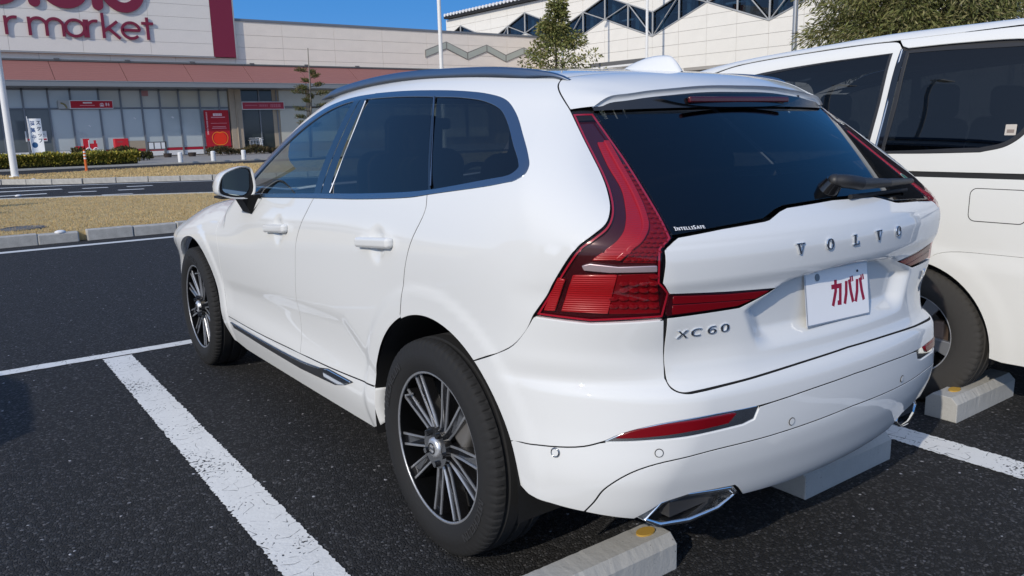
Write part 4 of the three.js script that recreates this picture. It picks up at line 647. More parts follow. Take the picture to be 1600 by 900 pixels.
const lightOuter = smooth([[-.634, 1.456, .369], [-.665, 1.393, .451], [-.687, 1.332, .524], [-.707, 1.281, .585], [-.73, 1.238, .634], [-.761, 1.198, .675], [-.795, 1.166, .693], [-.831, 1.139, .684], [-.861, 1.11, .661], [-.877, 1.073, .637], [-.896, .994, .587], [-.912, .914, .532]], 4);
const lightTopFix = 1; const lightBottom = [[-.912, .914, .532], [-.831, .906, .670], [-.683, .915, .793]];
const lightInner = smooth([[-.573, 1.456, .401], [-.584, 1.391, .481], [-.597, 1.324, .565], [-.618, 1.244, .662], [-.641, 1.172, .749], [-.656, 1.129, .794]], 5).concat([[-.698, 1.101, .799], [-.703, 1.014, .801], [-.677, .983, .81]]);
const bumperSide = smooth([sp3(.2852, .7395), [-.943, .781, .385], [-.932, .82, .458], [-.923, .874, .508], [-.912, .914, .532]], 4);
const spoilerGap = smooth([[-.631, 1.461, .362], [-.62, 1.487, .324], [-.604, 1.517, .28], [-.585, 1.538, .252], [-.56, 1.555, .236]], 4);
const ditch = smooth([[-.56, 1.555, .236], [-.575, 1.58, -.05], [-.585, 1.6, -.4], [-.585, 1.6, -.8], [-.58, 1.585, -1.15], [-.585, 1.555, -1.36]], 5);
const aPillar = smooth([[-.60, 1.555, -1.36], [-.648, 1.50, -1.49], [-.70, 1.40, -1.67], [-.765, 1.25, -1.91], [-.80, 1.15, -2.08]], 4);
// --- left and right body panels
{
  const d = beltLine.filter(p => p[2] <= -.955), front = [...d, ...doorSplit.slice(1), ...sillTop.filter(p => p[2] < -1.185).reverse(), ...fenderDoor.slice().reverse()];
  const [fl, fr] = both('front_door', patch(SIDE, front, G), M.paint);
  const r0 = angAt(0, sillTop[sillTop.length - 1]), rear = [...beltLine.filter(p => p[2] > -.955), ...doorRear.slice(1), ...arcPts(0, archRearTop, Math.PI - .23, 18, .010), ...sillTop.filter(p => p[2] > -1.175 && p[2] < -.45).reverse(), ...doorSplit.slice().reverse()];
  const [rl, rr2] = both('rear_door', patch(SIDE, rear, G), M.paint);
  // handles: a curved bar standing off the finger cup
  for (const [hz, hy, tilt, pa] of [[-1.352, .988, .055, [fl, fr]], [-.338, 1.028, .055, [rl, rr2]]]) {
    const g = new RoundedBoxGeometry(.032, .046, .272, 4, .015), p = g.attributes.position;
    for (let i = 0; i < p.count; i++) {
      const z = p.getZ(i), q = sp3(hz + z, hy + z * tilt), t = Math.abs(z) / .134, k = 1 - .25 * t ** 4, n = nrm(q);
      const lx = p.getX(i), ly = p.getY(i) * k + .004 * (z / .134);
      p.setXYZ(i, q[0] - .019 + .010 * t ** 3 + lx, q[1] + ly + n[1] * .01, hz + z);
    }
    g.computeVertexNormals(); both('door_handle', g, M.paint, pa);
    const sh = box(.004, .012, .12, 0, 0, 0).rotateX(-tilt).translate(sp3(hz - .03, hy)[0] - .004, hy - .014, hz - .03);
    both('handle_pocket', sh, M.black, pa);
  }
  const q = [...doorRear, ...arcPts(0, archRearTop, angAt(0, bumperSide[0]), 24), ...bumperSide.slice(1), ...lightOuter.slice().reverse().slice(1), ...spoilerGap.slice(1), ...ditch.slice(1), ...aPillar.slice(1), [-.872, 1.10, -2.06], ...beltRear.slice().reverse().slice(1)];
  both('body_side', patch(TILT, q, G), M.paint);
  const a0 = angAt(1, sp3(-2.385, .432)), fender = [...fenderDoor, sp3(-2.272, .38), sp3(-2.372, .385), ...arcPts(1, .02, Math.PI - .0, 30), sp3(-3.285, .30), sp3(-3.40, .32), sp3(-3.46, .5), sp3(-3.47, .70), [-.78, .86, -3.38], [-.80, .93, -3.15], [-.81, .985, -2.9], [-.80, 1.03, -2.6], [-.80, 1.07, -2.3]];
  both('front_fender', patch(TILT, fender, { ...G, lip: .03 }), M.paint);
  const sill = [...sillTop.map(p => [p[0], p[1] - .002, p[2]]), ...arcPts(0, Math.PI - .225, Math.PI + .12, 6, .0), sp3(-.52, .275), sp3(-2.10, .245), sp3(-2.30, .262), sp3(-2.372, .36), sp3(-2.355, .395), sp3(-2.30, .413)];
  both('sill_panel', patch(SIDE, sill, { ...G, lip: .05 }), M.paint);
  const st = smooth([sp3(-2.222, .388), sp3(-1.70, .391), sp3(-1.176, .405), sp3(-.95, .424)], 4), strip = [...st, sp3(-.86, .440), sp3(-.622, .442), sp3(-.70, .412), sp3(-.81, .385), sp3(-1.2, .362), sp3(-1.70, .358), sp3(-2.19, .36)];
  both('sill_strip', patch(SIDE, strip, { cell: .012, off: .004, lip: .006 }), M.plastic);
  both('sill_trim_end', patch(SIDE, [sp3(-.905, .428), sp3(-.86, .436), sp3(-.64, .438), sp3(-.70, .414), sp3(-.80, .392), sp3(-.90, .388)], { cell: .01, off: .0085, lip: .006, round: .002 }), M.chrome);
  both('sill_trim_line', patch(SIDE, [...st.filter(p => p[2] < -.9), ...st.filter(p => p[2] < -.9).map(p => [p[0], p[1] - .005, p[2]]).reverse()], { cell: .012, off: .007, lip: .004, round: .0015 }), M.satin);
}
both('joint_seal', merge([gapLine(SIDE, doorSplit), gapLine(SIDE, doorRear), gapLine(SIDE, fenderDoor), gapLine(SIDE, sillTop), gapLine(TILT, bumperSide), gapLine(TILT, spoilerGap)]), M.void ??= std([.004, .004, .004], 1));
// --- glass and trim of the left and right windows
{
  const inBelt = smooth([[-.88, 1.117, -1.96], [-.893, 1.132, -1.60], [-.9, 1.165, -.95], [-.902, 1.188, -.5], [-.898, 1.214, -.12], [-.893, 1.228, .01], [-.884, 1.251, .17], [-.866, 1.276, .338]], 5);
  const inRear = smooth([[-.866, 1.276, .338], [-.858, 1.286, .372], [-.842, 1.301, .385], [-.825, 1.321, .364], [-.792, 1.364, .297], [-.736, 1.432, .192], [-.708, 1.472, .117], [-.696, 1.499, .02], [-.695, 1.517, -.12], [-.698, 1.527, -.285], [-.696, 1.535, -.46], [-.693, 1.541, -.69], [-.689, 1.541, -.915], [-.69, 1.532, -1.06], [-.70, 1.503, -1.22], [-.727, 1.44, -1.43], [-.775, 1.342, -1.65], [-.84, 1.21, -1.845], [-.878, 1.125, -1.945]], 5);
  const outer = [...beltLine, ...beltRear.slice(1)], inner = [...inBelt, ...inRear.slice(1)];
  const cut = outer.length, ring = [...outer.slice(0, cut), ...inner.slice().reverse()];
  both('window_trim', patch(TILT, ring, { cell: .013, off: .0025, gap: .0006, lip: .012, round: .003, step: .012 }), M.satin);
  const side = (z0a, z0b, z1a, z1b, name, m, off = -.004) => {       // pane between two slanted lines given as z at y = 1.15 and z at y = 1.55
    const zAt = (a, b, y) => a + (b - a) * (y - 1.15) / .4, keep = inner.filter(p => p[2] > zAt(z0a, z0b, p[1]) && p[2] < zAt(z1a, z1b, p[1]));
    const bi = keep.filter(p => inBelt.some(q => q === p)), ti = keep.filter(p => !inBelt.some(q => q === p));
    const cross = (a, b, arr) => { for (let i = 0; i + 1 < arr.length; i++) { const f = p => p[2] - zAt(a, b, p[1]); if (f(arr[i]) * f(arr[i + 1]) <= 0) { const t = f(arr[i]) / (f(arr[i]) - f(arr[i + 1])); return arr[i].map((v, k) => v + (arr[i + 1][k] - v) * t); } } return null; };
    const o = []; const add = p => p && o.push(p);
    add(cross(z0a, z0b, inBelt)); o.push(...bi); add(cross(z1a, z1b, inBelt)); add(cross(z1a, z1b, inRear)); o.push(...ti); add(cross(z0a, z0b, inRear));
    both(name, patch(TILT, o, { cell: .03, off, gap: .0015, lip: 0 }), m);
    return o;
  };
  side(.056, -.305, 9, 9, 'quarter_window', M.tint);
  side(-.785, -.829, .029, -.332, 'rear_door_window', M.tint);
  side(-9, -9, -.972, -.976, 'front_door_window', M.clear);
  side(.033, -.328, .052, -.309, 'pillar_trim', M.glossBlack, 0);
  side(-.968, -.972, -.892, -.908, 'pillar_trim', M.glossBlack, 0);
  side(-.886, -.902, -.800, -.844, 'pillar_trim', M.glossBlack, .001);
  const l0 = sp3(-.796, 1.176), l1 = sp3(-.838, 1.532); both('window_seal', rodGeo([l0[0] - .002, l0[1], l0[2]], [l1[0] - .002, l1[1], l1[2]], .0035), M.alu);
  const q0 = sp3(-.024, 1.236), q1 = sp3(-.298, 1.528); both('window_seal', rodGeo([q0[0] - .001, q0[1], q0[2]], [q1[0] - .001, q1[1], q1[2]], .0028), M.satin);
}
// --- roof, bonnet, windscreen, nose
{
  const edge = ditch.map(p => [p[0], p[1], p[2]]), back = []; for (let i = 0; i <= 10; i++) back.push(tp3(-.56 * i / 10, .236));
  const roof = [...edge.slice().reverse().map(p => [p[0] + .0, p[1], p[2]]), ...back.slice().reverse().slice(1), ];
  const roofL = [...roof, [0, 1.6, -1.52], [-.3, 1.58, -1.50], [-.585, 1.555, -1.36]];
  mesh('roof_panel', patch(TOP, sym([[0, 1.6, -1.52], [-.3, 1.58, -1.50], ...edge.slice().reverse(), ...back.slice().reverse().slice(1)]), { ...G, cell: .022, gap: .004 }), M.paint, suv);
  mesh('windscreen', patch(SHIELD, sym([[0, 1.59, -1.54], [-.3, 1.58, -1.52], ...aPillar.map(p => [p[0] + .012, p[1], p[2]]), [-.4, 1.11, -2.42], [0, 1.11, -2.45]]), { cell: .05, off: -.003, lip: 0 }), M.clear, suv);
  mesh('bonnet', patch(TOP, sym([[0, 1.1, -2.46], [-.4, 1.1, -2.43], [-.8, 1.07, -2.1], [-.80, 1.03, -2.6], [-.81, .985, -2.9], [-.80, .93, -3.15], [-.76, .86, -3.38], [-.4, .9, -3.52], [0, .9, -3.56]]), { cell: .04, gap: .002 }), M.paint, suv);
  const nose = []; for (let i = 0; i <= 8; i++) nose.push([-.80 * i / 8, 0, 0]);
  mesh('front_bumper', patch(NOSE, sym([[0, .80, -3.7], [-.5, .80, -3.6], [-.72, .78, -3.5], [-.74, .30, -3.5], [0, .26, -3.7]]), { cell: .05 }), M.paint, suv);
}
// --- tailgate, rear glass, bumper
const plateY = .897;
const glassEdge = [[0, 1.178, .8], [-.222, 1.172, .82], [-.262, 1.165, .82], [-.325, 1.148, .83], [-.345, 1.1455, .83], [-.5, 1.138, .81], [-.645, 1.127, .79]];
const gateBottom = smooth([[-.664, .75, .78], [-.661, .727, .80], [-.645, .715, .84], [-.60, .7165, .86], [-.492, .722, .878], [-.235, .733, .899], [0, .738, .903]], 5);
const gate = mesh('tailgate', patch(REAR, sym([...glassEdge, [-.664, 1.119, .79], [-.698, 1.099, .799], [-.703, 1.014, .801], [-.679, .984, .81], [-.672, .981, .81], [-.5, .9685, .84], [-.318, .958, .84], [-.452, .920, .851], [-.677, .9175, .796], [-.666, .82, .777], ...gateBottom]), { ...G, cell: .0085, gap: .0022 }), M.paint, suv);
mesh('rear_window', patch(REAR, sym([[0, 1.186, .8], [-.222, 1.180, .82], [-.268, 1.172, .82], [-.335, 1.154, .83], [-.5, 1.145, .81], [-.648, 1.134, .79], ...lightInner.slice(0, -3).reverse().slice(1), [-.54, 1.485, .4], [0, 1.50, .44]]), { cell: .03, off: -.004, gap: .002, lip: .01 }), M.tint, suv);
const upGap = smooth([[-.942, .541, .46], [-.90, .553, .58], [-.851, .568, .664], [-.816, .587, .708]], 4), upGap2 = smooth([[-.816, .587, .708], [-.781, .612, .746], [-.713, .637, .808], [-.606, .649, .867], [-.422, .647, .905], [-.2, .657, .93], [0, .661, .938]], 4);
const lowGap = smooth([[-.844, .371, .657], [-.838, .41, .69], [-.822, .453, .713], [-.779, .501, .757], [-.719, .530, .802], [-.587, .546, .854], [-.364, .549, .894], [0, .558, .921]], 5);
{
  const aLo = angAt(0, [0, .541, .46]), a1 = angAt(0, bumperSide[0]);
  mesh('bumper_cover', patch(RING, sym([...gateBottom.slice().reverse().map(p => [p[0], p[1] - .001, p[2]]), [-.666, .82, .777], [-.683, .913, .793], [-.831, .904, .67], [-.912, .912, .532], ...bumperSide.slice().reverse().slice(1), ...arcPts(0, a1, aLo, 14), ...upGap.slice(1), ...upGap2.slice(1)]), { ...G, cell: .0125, lip: .03 }), M.paint, suv);
  const reflLow = [[-.816, .585, .708], [-.725, .594, .797], [-.597, .6, .861], [-.472, .603, .888], [-.434, .612, .896], [-.420, .645, .905]];
  mesh('bumper_middle', patch(RING, sym([...upGap2.filter(p => p[0] > -.421).slice().reverse(), ...reflLow.slice().reverse(), ...upGap.slice().reverse().slice(1), ...arcPts(0, aLo, .075, 6), [-.916, .388, .50], [-.918, .382, .538], [-.882, .376, .598], ...lowGap]), { ...G, cell: .014, lip: .03 }), M.paint, suv);
  mesh('bumper_skirt', patch(RING, sym([...lowGap.slice().reverse(), [-.79, .362, .70], [-.735, .352, .74], [-.680, .402, .79], [-.597, .414, .82], [-.449, .403, .85], [-.424, .382, .85], [-.40, .352, .85], [-.2, .335, .85], [0, .328, .85]]), { ...G, cell: .014, lip: .05 }), M.paint, suv);
  both('joint_seal', merge([gapLine(RING, upGap), gapLine(RING, upGap2.filter(q => q[0] > -.43)), gapLine(RING, lowGap), gapLine(REAR, gateBottom), gapLine(REAR, [[-.683, .915, .793], [-.666, .82, .777], [-.664, .75, .78]])]), M.void);
  // corner lamps low in the bumper: chrome frame and red strip
  const fr = [...upGap2.filter(p => p[0] < -.421), ...reflLow.slice().reverse()];
  const [ra, rb] = both('bumper_reflector', patch(RING, fr, { cell: .01, off: -.004, lip: .012, gap: .002, round: .003 }), M.chrome);
  both('red_lens', patch(RING, smooth([[-.795, .599, .73], [-.769, .616, .758], [-.699, .6345, .818], [-.6, .6405, .866], [-.503, .640, .89]], 3).concat([[-.526, .619, .882], [-.637, .6155, .851], [-.751, .603, .775]]), { cell: .01, off: .002, lip: .008, round: .002 }), M.redDark, [ra, rb]);
  // exhaust finishers: chrome frame round a dark mouth
  const ex = [[-.722, .350, .755], [-.672, .396, .79], [-.592, .407, .81], [-.446, .396, .84], [-.428, .374, .84], [-.492, .336, .84], [-.592, .317, .81], [-.683, .324, .77]], cx = ex.reduce((s, p) => [s[0] + p[0] / 8, s[1] + p[1] / 8], [0, 0]);
  const sub = []; ex.forEach((q, i) => { const b = ex[(i + 1) % 8]; for (const t of [.06, .35, .65, .94]) sub.push([0, 1, 2].map(k => q[k] + (b[k] - q[k]) * t)); }); const outl = sub, zAt = (x) => .880 - .23 * x * x, fo = outl.map(p => [p[0], p[1], zAt(p[0]) + .004]), shr = (p, k, dz) => [cx[0] + (p[0] - cx[0]) * (1 - k * .32), cx[1] + (p[1] - cx[1]) * (1 - k), zAt(p[0]) + dz];
  const rings = [outl.map(p => shr(p, -.05, -.06)), outl.map(p => shr(p, -.05, .0)), fo.map(p => [p[0], p[1], p[2] + .004]), outl.map(p => shr(p, .20, .008)), outl.map(p => shr(p, .30, .002)), outl.map(p => shr(p, .36, -.05))];
  const loft = rs => { const n = rs[0].length, ps = [], id = []; rs.forEach(r => r.forEach(p => ps.push(...p))); for (let k = 0; k + 1 < rs.length; k++) for (let i = 0; i < n; i++) { const a = k * n + i, b = k * n + (i + 1) % n; id.push(a, a + n, b, b, a + n, b + n); } const g = new THREE.BufferGeometry(); g.setAttribute('position', new THREE.Float32BufferAttribute(ps, 3)); g.setIndex(id); g.computeVertexNormals(); return g; };
  const [ea, eb] = both('exhaust_finisher', loft(rings), M.chrome);
  const cap = new THREE.ShapeGeometry(new THREE.Shape(outl.map(p => { const q = shr(p, .22, 0); return new THREE.Vector2(q[0], q[1]); }))); cap.translate(0, 0, zAt(.6) - .045); both('exhaust_mouth', cap, M.void ??= std([.004, .004, .004], 1), [ea, eb]);
}
// --- tail lights
{
  const all = [...lightOuter, ...lightBottom.slice(1), [-.677, .983, .81], [-.703, 1.014, .801], [-.698, 1.101, .799], ...lightInner.slice(0, -3).reverse()];
  const [la, lb] = both('tail_light', patch(CORNER, all, { cell: .014, off: -.016, gap: .002, lip: 0 }), M.redDeep);
  const P2 = [la, lb], el = (n, pts, m, off, o = {}) => both(n, patch(CORNER, pts, { cell: .008, off, lip: .008, round: .0015, step: .008, ...o }), m, P2);
  const fanL = smooth([[-.632, 1.375, .488], [-.658, 1.312, .561], [-.674, 1.257, .628], [-.702, 1.216, .673], [-.737, 1.177, .712], [-.773, 1.145, .731], [-.81, 1.112, .724], [-.843, 1.075, .69]], 4), fanR = smooth([[-.609, 1.374, .496], [-.632, 1.307, .577], [-.652, 1.249, .647], [-.678, 1.194, .71], [-.702, 1.161, .744], [-.742, 1.131, .764], [-.775, 1.104, .757], [-.8, 1.078, .741]], 4);
  el('light_guide', [...fanL, ...fanR.slice().reverse()], M.redBright, -.011);
  const rib = fanR.map((p, i) => [p[0] - .004, p[1], p[2]]); el('light_guide', [...fanR.map(p => [p[0] - .007, p[1] + .001, p[2]]), ...fanR.map(p => [p[0] + .004, p[1], p[2] + .004]).reverse()], M.redBright, -.004, { round: .003 });
  const cells = smooth([[-.606, 1.360, .515], [-.616, 1.306, .583], [-.625, 1.24, .667], [-.645, 1.172, .749], [-.664, 1.132, .789], [-.702, 1.104, .797], [-.717, 1.067, .798]], 4), cellsL = smooth([[-.787, 1.070, .748], [-.764, 1.101, .762], [-.726, 1.133, .767], [-.688, 1.161, .747], [-.663, 1.2, .705], [-.637, 1.255, .641], [-.621, 1.31, .575]], 4);
  el('reflector_bowl', [...cells, ...cellsL], M.redDark, -.013);
  el('lamp_band', [[-.857, 1.0585, .668], [-.853, 1.049, .671], [-.81, 1.0445, .724], [-.718, 1.045, .799], [-.718, 1.058, .799], [-.796, 1.0565, .74], [-.846, 1.064, .684]], M.alu, -.004);
  el('brake_panel', [[-.869, 1.030, .643], [-.800, 1.034, .736], [-.806, .932, .707], [-.879, .933, .606]], M.redBright, -.009);
  el('reflector_bowl', [[-.795, 1.033, .737], [-.718, 1.036, .796], [-.709, .999, .796], [-.693, .930, .791], [-.801, .930, .709]], M.redDark, -.013);
  el('side_reflector', [[-.889, 1.022, .606], [-.880, 1.018, .621], [-.889, .933, .587], [-.901, .932, .56]], M.redBright, -.006);
  // faceted cells catching the light inside the lamp
  const bump = new THREE.IcosahedronGeometry(1, 0), place = (list, uv0, w, h, r) => { for (const [u, v] of list) { const p = CORNER.at(u, v); if (!p) continue; const n = nrm(p); w.push(bump.clone().scale(r * 1.5, r * .8, r * .7).rotateY(-.78).translate(p[0] - n[0] * .011, p[1] - n[1] * .011, p[2] - n[2] * .011)); } };
  const gs = [], uvIn = (poly, du, dv, r, sh) => { const pl = poly.map(CORNER.uv), L = []; const a = [Math.min(...pl.map(p => p[0])), Math.max(...pl.map(p => p[0])), Math.min(...pl.map(p => p[1])), Math.max(...pl.map(p => p[1]))]; let k = 0; for (let v = a[2] + dv * .6; v < a[3]; v += dv, k++) for (let u = a[0] + du * (.4 + (k % 2) * sh); u < a[1]; u += du) if (inside([u, v], pl)) L.push([u, v]); place(L, 0, gs, 0, r); };
  uvIn([...cells, ...cellsL], .016, .013, .0062, .5); uvIn([[-.797, 1.026, .737], [-.724, 1.030, .796], [-.706, .938, .796], [-.799, .938, .709]], .026, .0195, .0098, 0);
  both('lamp_cells', toCreasedNormals(merge(gs), .2), M.redDark, P2).forEach(o => o.userData.kind = 'stuff');
  const rim = all.map(CORNER.uv), inn = prep(CORNER, all, .0085, .014), outr = prep(CORNER, all, .0035, .014), from = q => q.map(([u, v]) => CORNER.at(u, v)).filter(p => p);
  const A = from(outr), B = from(inn); el('lamp_edge', [...A, A[0], B[0], ...B.slice().reverse()], M.redRim, -.008, { lip: 0, cell: .012 });
  el('lens', all, M.lens, -.0005, { gap: .002, cell: .016, step: .014 });
  // the arm of the lamp on the tailgate
  const leg = [[-.677, .981, .81], [-.5, .967, .84], [-.322, .957, .84], [-.452, .921, .851], [-.677, .919, .796]];
  const [ga, gb] = both('tailgate_lamp', patch(REAR, leg, { cell: .012, off: -.006, gap: .003, lip: .012, round: .002 }), M.redDeep);
  both('lamp_strip', patch(REAR, [[-.66, .972, .815], [-.5, .9595, .85], [-.345, .9525, .85], [-.395, .938, .85], [-.5, .944, .85], [-.66, .954, .814]], { cell: .012, off: -.003, lip: .004 }), M.redDark, [ga, gb]);
  both('lamp_strip', patch(REAR, [[-.66, .948, .815], [-.5, .9395, .85], [-.41, .934, .85], [-.455, .925, .85], [-.66, .925, .814]], { cell: .012, off: -.004, lip: .004 }), M.redDark, [ga, gb]);
}
// --- roof spoiler with brake lamp
{
  const A = [], B = [], n = 44, ye = spl([[0, 1.529], [.2, 1.526], [.3, 1.519], [.4, 1.511], [.48, 1.502], [.53, 1.494], [.575, 1.468]]);
  const gapPts = []; for (let i = 0; i <= 16; i++) gapPts.push(tp3(-.56 * i / 16, .236)); gapPts.push(...spoilerGap.slice().reverse().slice(1));
  const curve = new THREE.CatmullRomCurve3(gapPts.map(p => new THREE.Vector3(...p)), false, 'centripetal'), ed = []; for (let i = 0; i <= 30; i++) { const x = -.575 * i / 30; ed.push(new THREE.Vector3(x, ye(-x), .472 - .21 * x * x)); }
  const ec = new THREE.CatmullRomCurve3(ed);
  const rows = []; for (let i = 0; i <= n; i++) { const s = i / n, a = curve.getPointAt(s), b = ec.getPointAt(s), nn = nrm(a.toArray()); rows.push({ a, b, c: a.clone().add(b).multiplyScalar(.5).add(new THREE.Vector3(...nn).multiplyScalar(.020 * (1 - s ** 5) + .002)) }); }
  const full = [...rows.slice().reverse().map(r => r), ...rows.slice(1).map(r => ({ a: r.a.clone().setX(-r.a.x), b: r.b.clone().setX(-r.b.x), c: r.c.clone().setX(-r.c.x) }))];
  const grid = (f, m) => { const ps = [], id = [], w = full.length; for (let k = 0; k <= m; k++) full.forEach(r => ps.push(...f(r, k / m).toArray())); for (let k = 0; k < m; k++) for (let i = 0; i + 1 < w; i++) { const a = k * w + i; id.push(a, a + w, a + 1, a + 1, a + w, a + w + 1); } const g = new THREE.BufferGeometry(); g.setAttribute('position', new THREE.Float32BufferAttribute(ps, 3)); g.setIndex(id); g.computeVertexNormals(); return g; };
  const bez = (r, t) => r.a.clone().multiplyScalar((1 - t) ** 2).addScaledVector(r.c, 2 * t * (1 - t)).addScaledVector(r.b, t * t);
  const g0 = .012, sp = mesh('roof_spoiler', grid((r, t) => bez(r, g0 + (1 - g0) * t), 14), M.paint, suv);
  const lipDown = (r, t) => { const k = 1.55; return r.b.clone().add(new THREE.Vector3(0, -.013 * t * k * (1 - sst(.54, .575, Math.abs(r.b.x)) * .8), -.004 * Math.sin(t * 3.14) - .004 * t * k)); };
  mesh('spoiler_lip', grid(lipDown, 4), M.paint, sp);
  const under = (r, t) => { const p = lipDown(r, 1), q = new THREE.Vector3(p.x, Math.min(p.y - .002, 1.462 - .02 * p.x * p.x), 0); q.z = rearZ(Math.abs(q.x), q.y) + .002; return p.lerp(q, t); };
  mesh('spoiler_underside', grid(under, 6), M.under ??= phy([.030, .030, .032], .22, { clearcoat: .3, clearcoatRoughness: .1 }), sp);
  { const pts = [], id = [], m = 30; for (let i = 0; i <= m; i++) { const x = -.36 + .72 * i / m, e = 1 - (Math.abs(x) / .36) ** 3; for (const y of [1.503 - .004 * (1 - e), 1.503 - .036 * e - .006]) pts.push(x, y - .05 * x * x, .4745 - .19 * x * x + (1.508 - y) * .25); } for (let i = 0; i < m; i++) { const a = 2 * i; id.push(a, a + 1, a + 2, a + 1, a + 3, a + 2); } const g = new THREE.BufferGeometry(); g.setAttribute('position', new THREE.Float32BufferAttribute(pts, 3)); g.setIndex(id); g.computeVertexNormals(); mesh('lamp_housing', g, M.glossBlackTwo ??= phy([.006, .006, .007], .1, { clearcoat: .6, side: THREE.DoubleSide }), sp); }
  const lamp = []; for (const [x0, dy, dz] of [[0, 0, 0]]) { const g = new RoundedBoxGeometry(.50, .019, .014, 3, .005), p = g.attributes.position; for (let i = 0; i < p.count; i++) { const x = p.getX(i); p.setY(i, p.getY(i) + 1.487 - .05 * x * x); p.setZ(i, p.getZ(i) + .4875 - .17 * x * x); } g.computeVertexNormals(); lamp.push(g); }
  mesh('high_brake_lamp', lamp[0], M.lampDark ??= phy([.07, .002, .005], .15, { clearcoat: .3 }), sp);
  mesh('washer_nozzle', new RoundedBoxGeometry(.03, .008, .012, 2, .003).translate(.36, 1.497, .432), M.black, sp);
}
both('corner_filler', patch(CORNER, [[-.655, 1.485, .33], [-.545, 1.485, .37], [-.55, 1.435, .43], [-.66, 1.435, .40]], { cell: .02, off: -.010, lip: 0 }), M.void ??= std([.004, .004, .004], 1));
// --- roof rails, aerial, wiper
{
  const path = new THREE.CatmullRomCurve3([[-.545, 1.552, .262], [-.558, 1.570, .222], [-.588, 1.602, .0], [-.600, 1.622, -.33], [-.602, 1.632, -.72], [-.600, 1.620, -1.10], [-.598, 1.596, -1.36], [-.60, 1.565, -1.50]].map(p => new THREE.Vector3(...p)));
  const N = 60, K = 14, ps = [], id = [];
  for (let i = 0; i <= N; i++) {
    const t = i / N, c = path.getPointAt(t), e = Math.min(1, Math.min(t, 1 - t) * 9 + .12), w = .017 * e ** .4, h = .021 * e;
    for (let k = 0; k < K; k++) { const a = k / K * 2 * Math.PI, ca = Math.cos(a), sa = Math.sin(a), sg = v => Math.sign(v) * Math.abs(v) ** .6; ps.push(c.x + w * sg(ca), c.y - h * .75 + h * sg(sa), c.z); }
  }
  for (let i = 0; i < N; i++) for (let k = 0; k < K; k++) { const a = i * K + k, b = i * K + (k + 1) % K; id.push(a, b, a + K, b, b + K, a + K); }
  const g = new THREE.BufferGeometry(); g.setAttribute('position', new THREE.Float32BufferAttribute(ps, 3)); g.setIndex(id); g.computeVertexNormals(); both('roof_rail', g, M.rail);
  // shark-fin aerial
  const fs = [], fi = [], prof = t => t < .78 ? .050 * Math.sin(Math.min(1, t / .74) * Math.PI / 2) ** .8 : .050 * (1 - ((t - .78) / .22) ** 1.7), FN = 26, FK = 13;
  for (let i = 0; i <= FN; i++) { const t = i / FN, z = -.055 + .275 * t, y0 = topY(0, z) - .004, h = prof(t) + .006, w = .035 * Math.sin(Math.PI * Math.min(1, .12 + t * .82)) ** .55; for (let k = 0; k < FK; k++) { const a = (k / (FK - 1) * 2 - 1), x = w * Math.sign(a) * Math.abs(a) ** .7 * (1 - 0); fs.push(x, y0 + h * (1 - Math.abs(a) ** 1.25) - (Math.abs(a) === 1 ? .004 : 0), z); } }
  for (let i = 0; i < FN; i++) for (let k = 0; k + 1 < FK; k++) { const a = i * FK + k; fi.push(a, a + FK, a + 1, a + 1, a + FK, a + FK + 1); }
  const fg = new THREE.BufferGeometry(); fg.setAttribute('position', new THREE.Float32BufferAttribute(fs, 3)); fg.setIndex(fi); fg.computeVertexNormals(); mesh('aerial_fin', fg, M.paint, suv);
  const wp = (x, y, o) => { const p = rp3(x, y), n = nrm(p); return p.map((v, k) => v + n[k] * o); };
  const wiper = mesh('rear_wiper', merge([tube([wp(.035, 1.208, .03), wp(.06, 1.196, .043), wp(.115, 1.186, .045)], .021, 14, 10), new THREE.SphereGeometry(.0215, 10, 8).translate(...wp(.035, 1.208, .03)), new THREE.SphereGeometry(.0205, 10, 8).translate(...wp(.115, 1.186, .045)), rodGeo(wp(.115, 1.186, .043), wp(.30, 1.182, .036), .020, .014, 10), rodGeo(wp(.30, 1.182, .036), wp(.535, 1.182, .024), .014, .010, 10)].map(g => g)), M.plastic, suv);
  mesh('wiper_base', rodGeo(wp(.03, 1.206, -.004), wp(.03, 1.206, .03), .034, .026, 16), M.glossBlack, wiper);
  mesh('wiper_blade', rodGeo(wp(.08, 1.174, .009), wp(.48, 1.170, .006), .008, .007, 6), M.black, wiper);
}
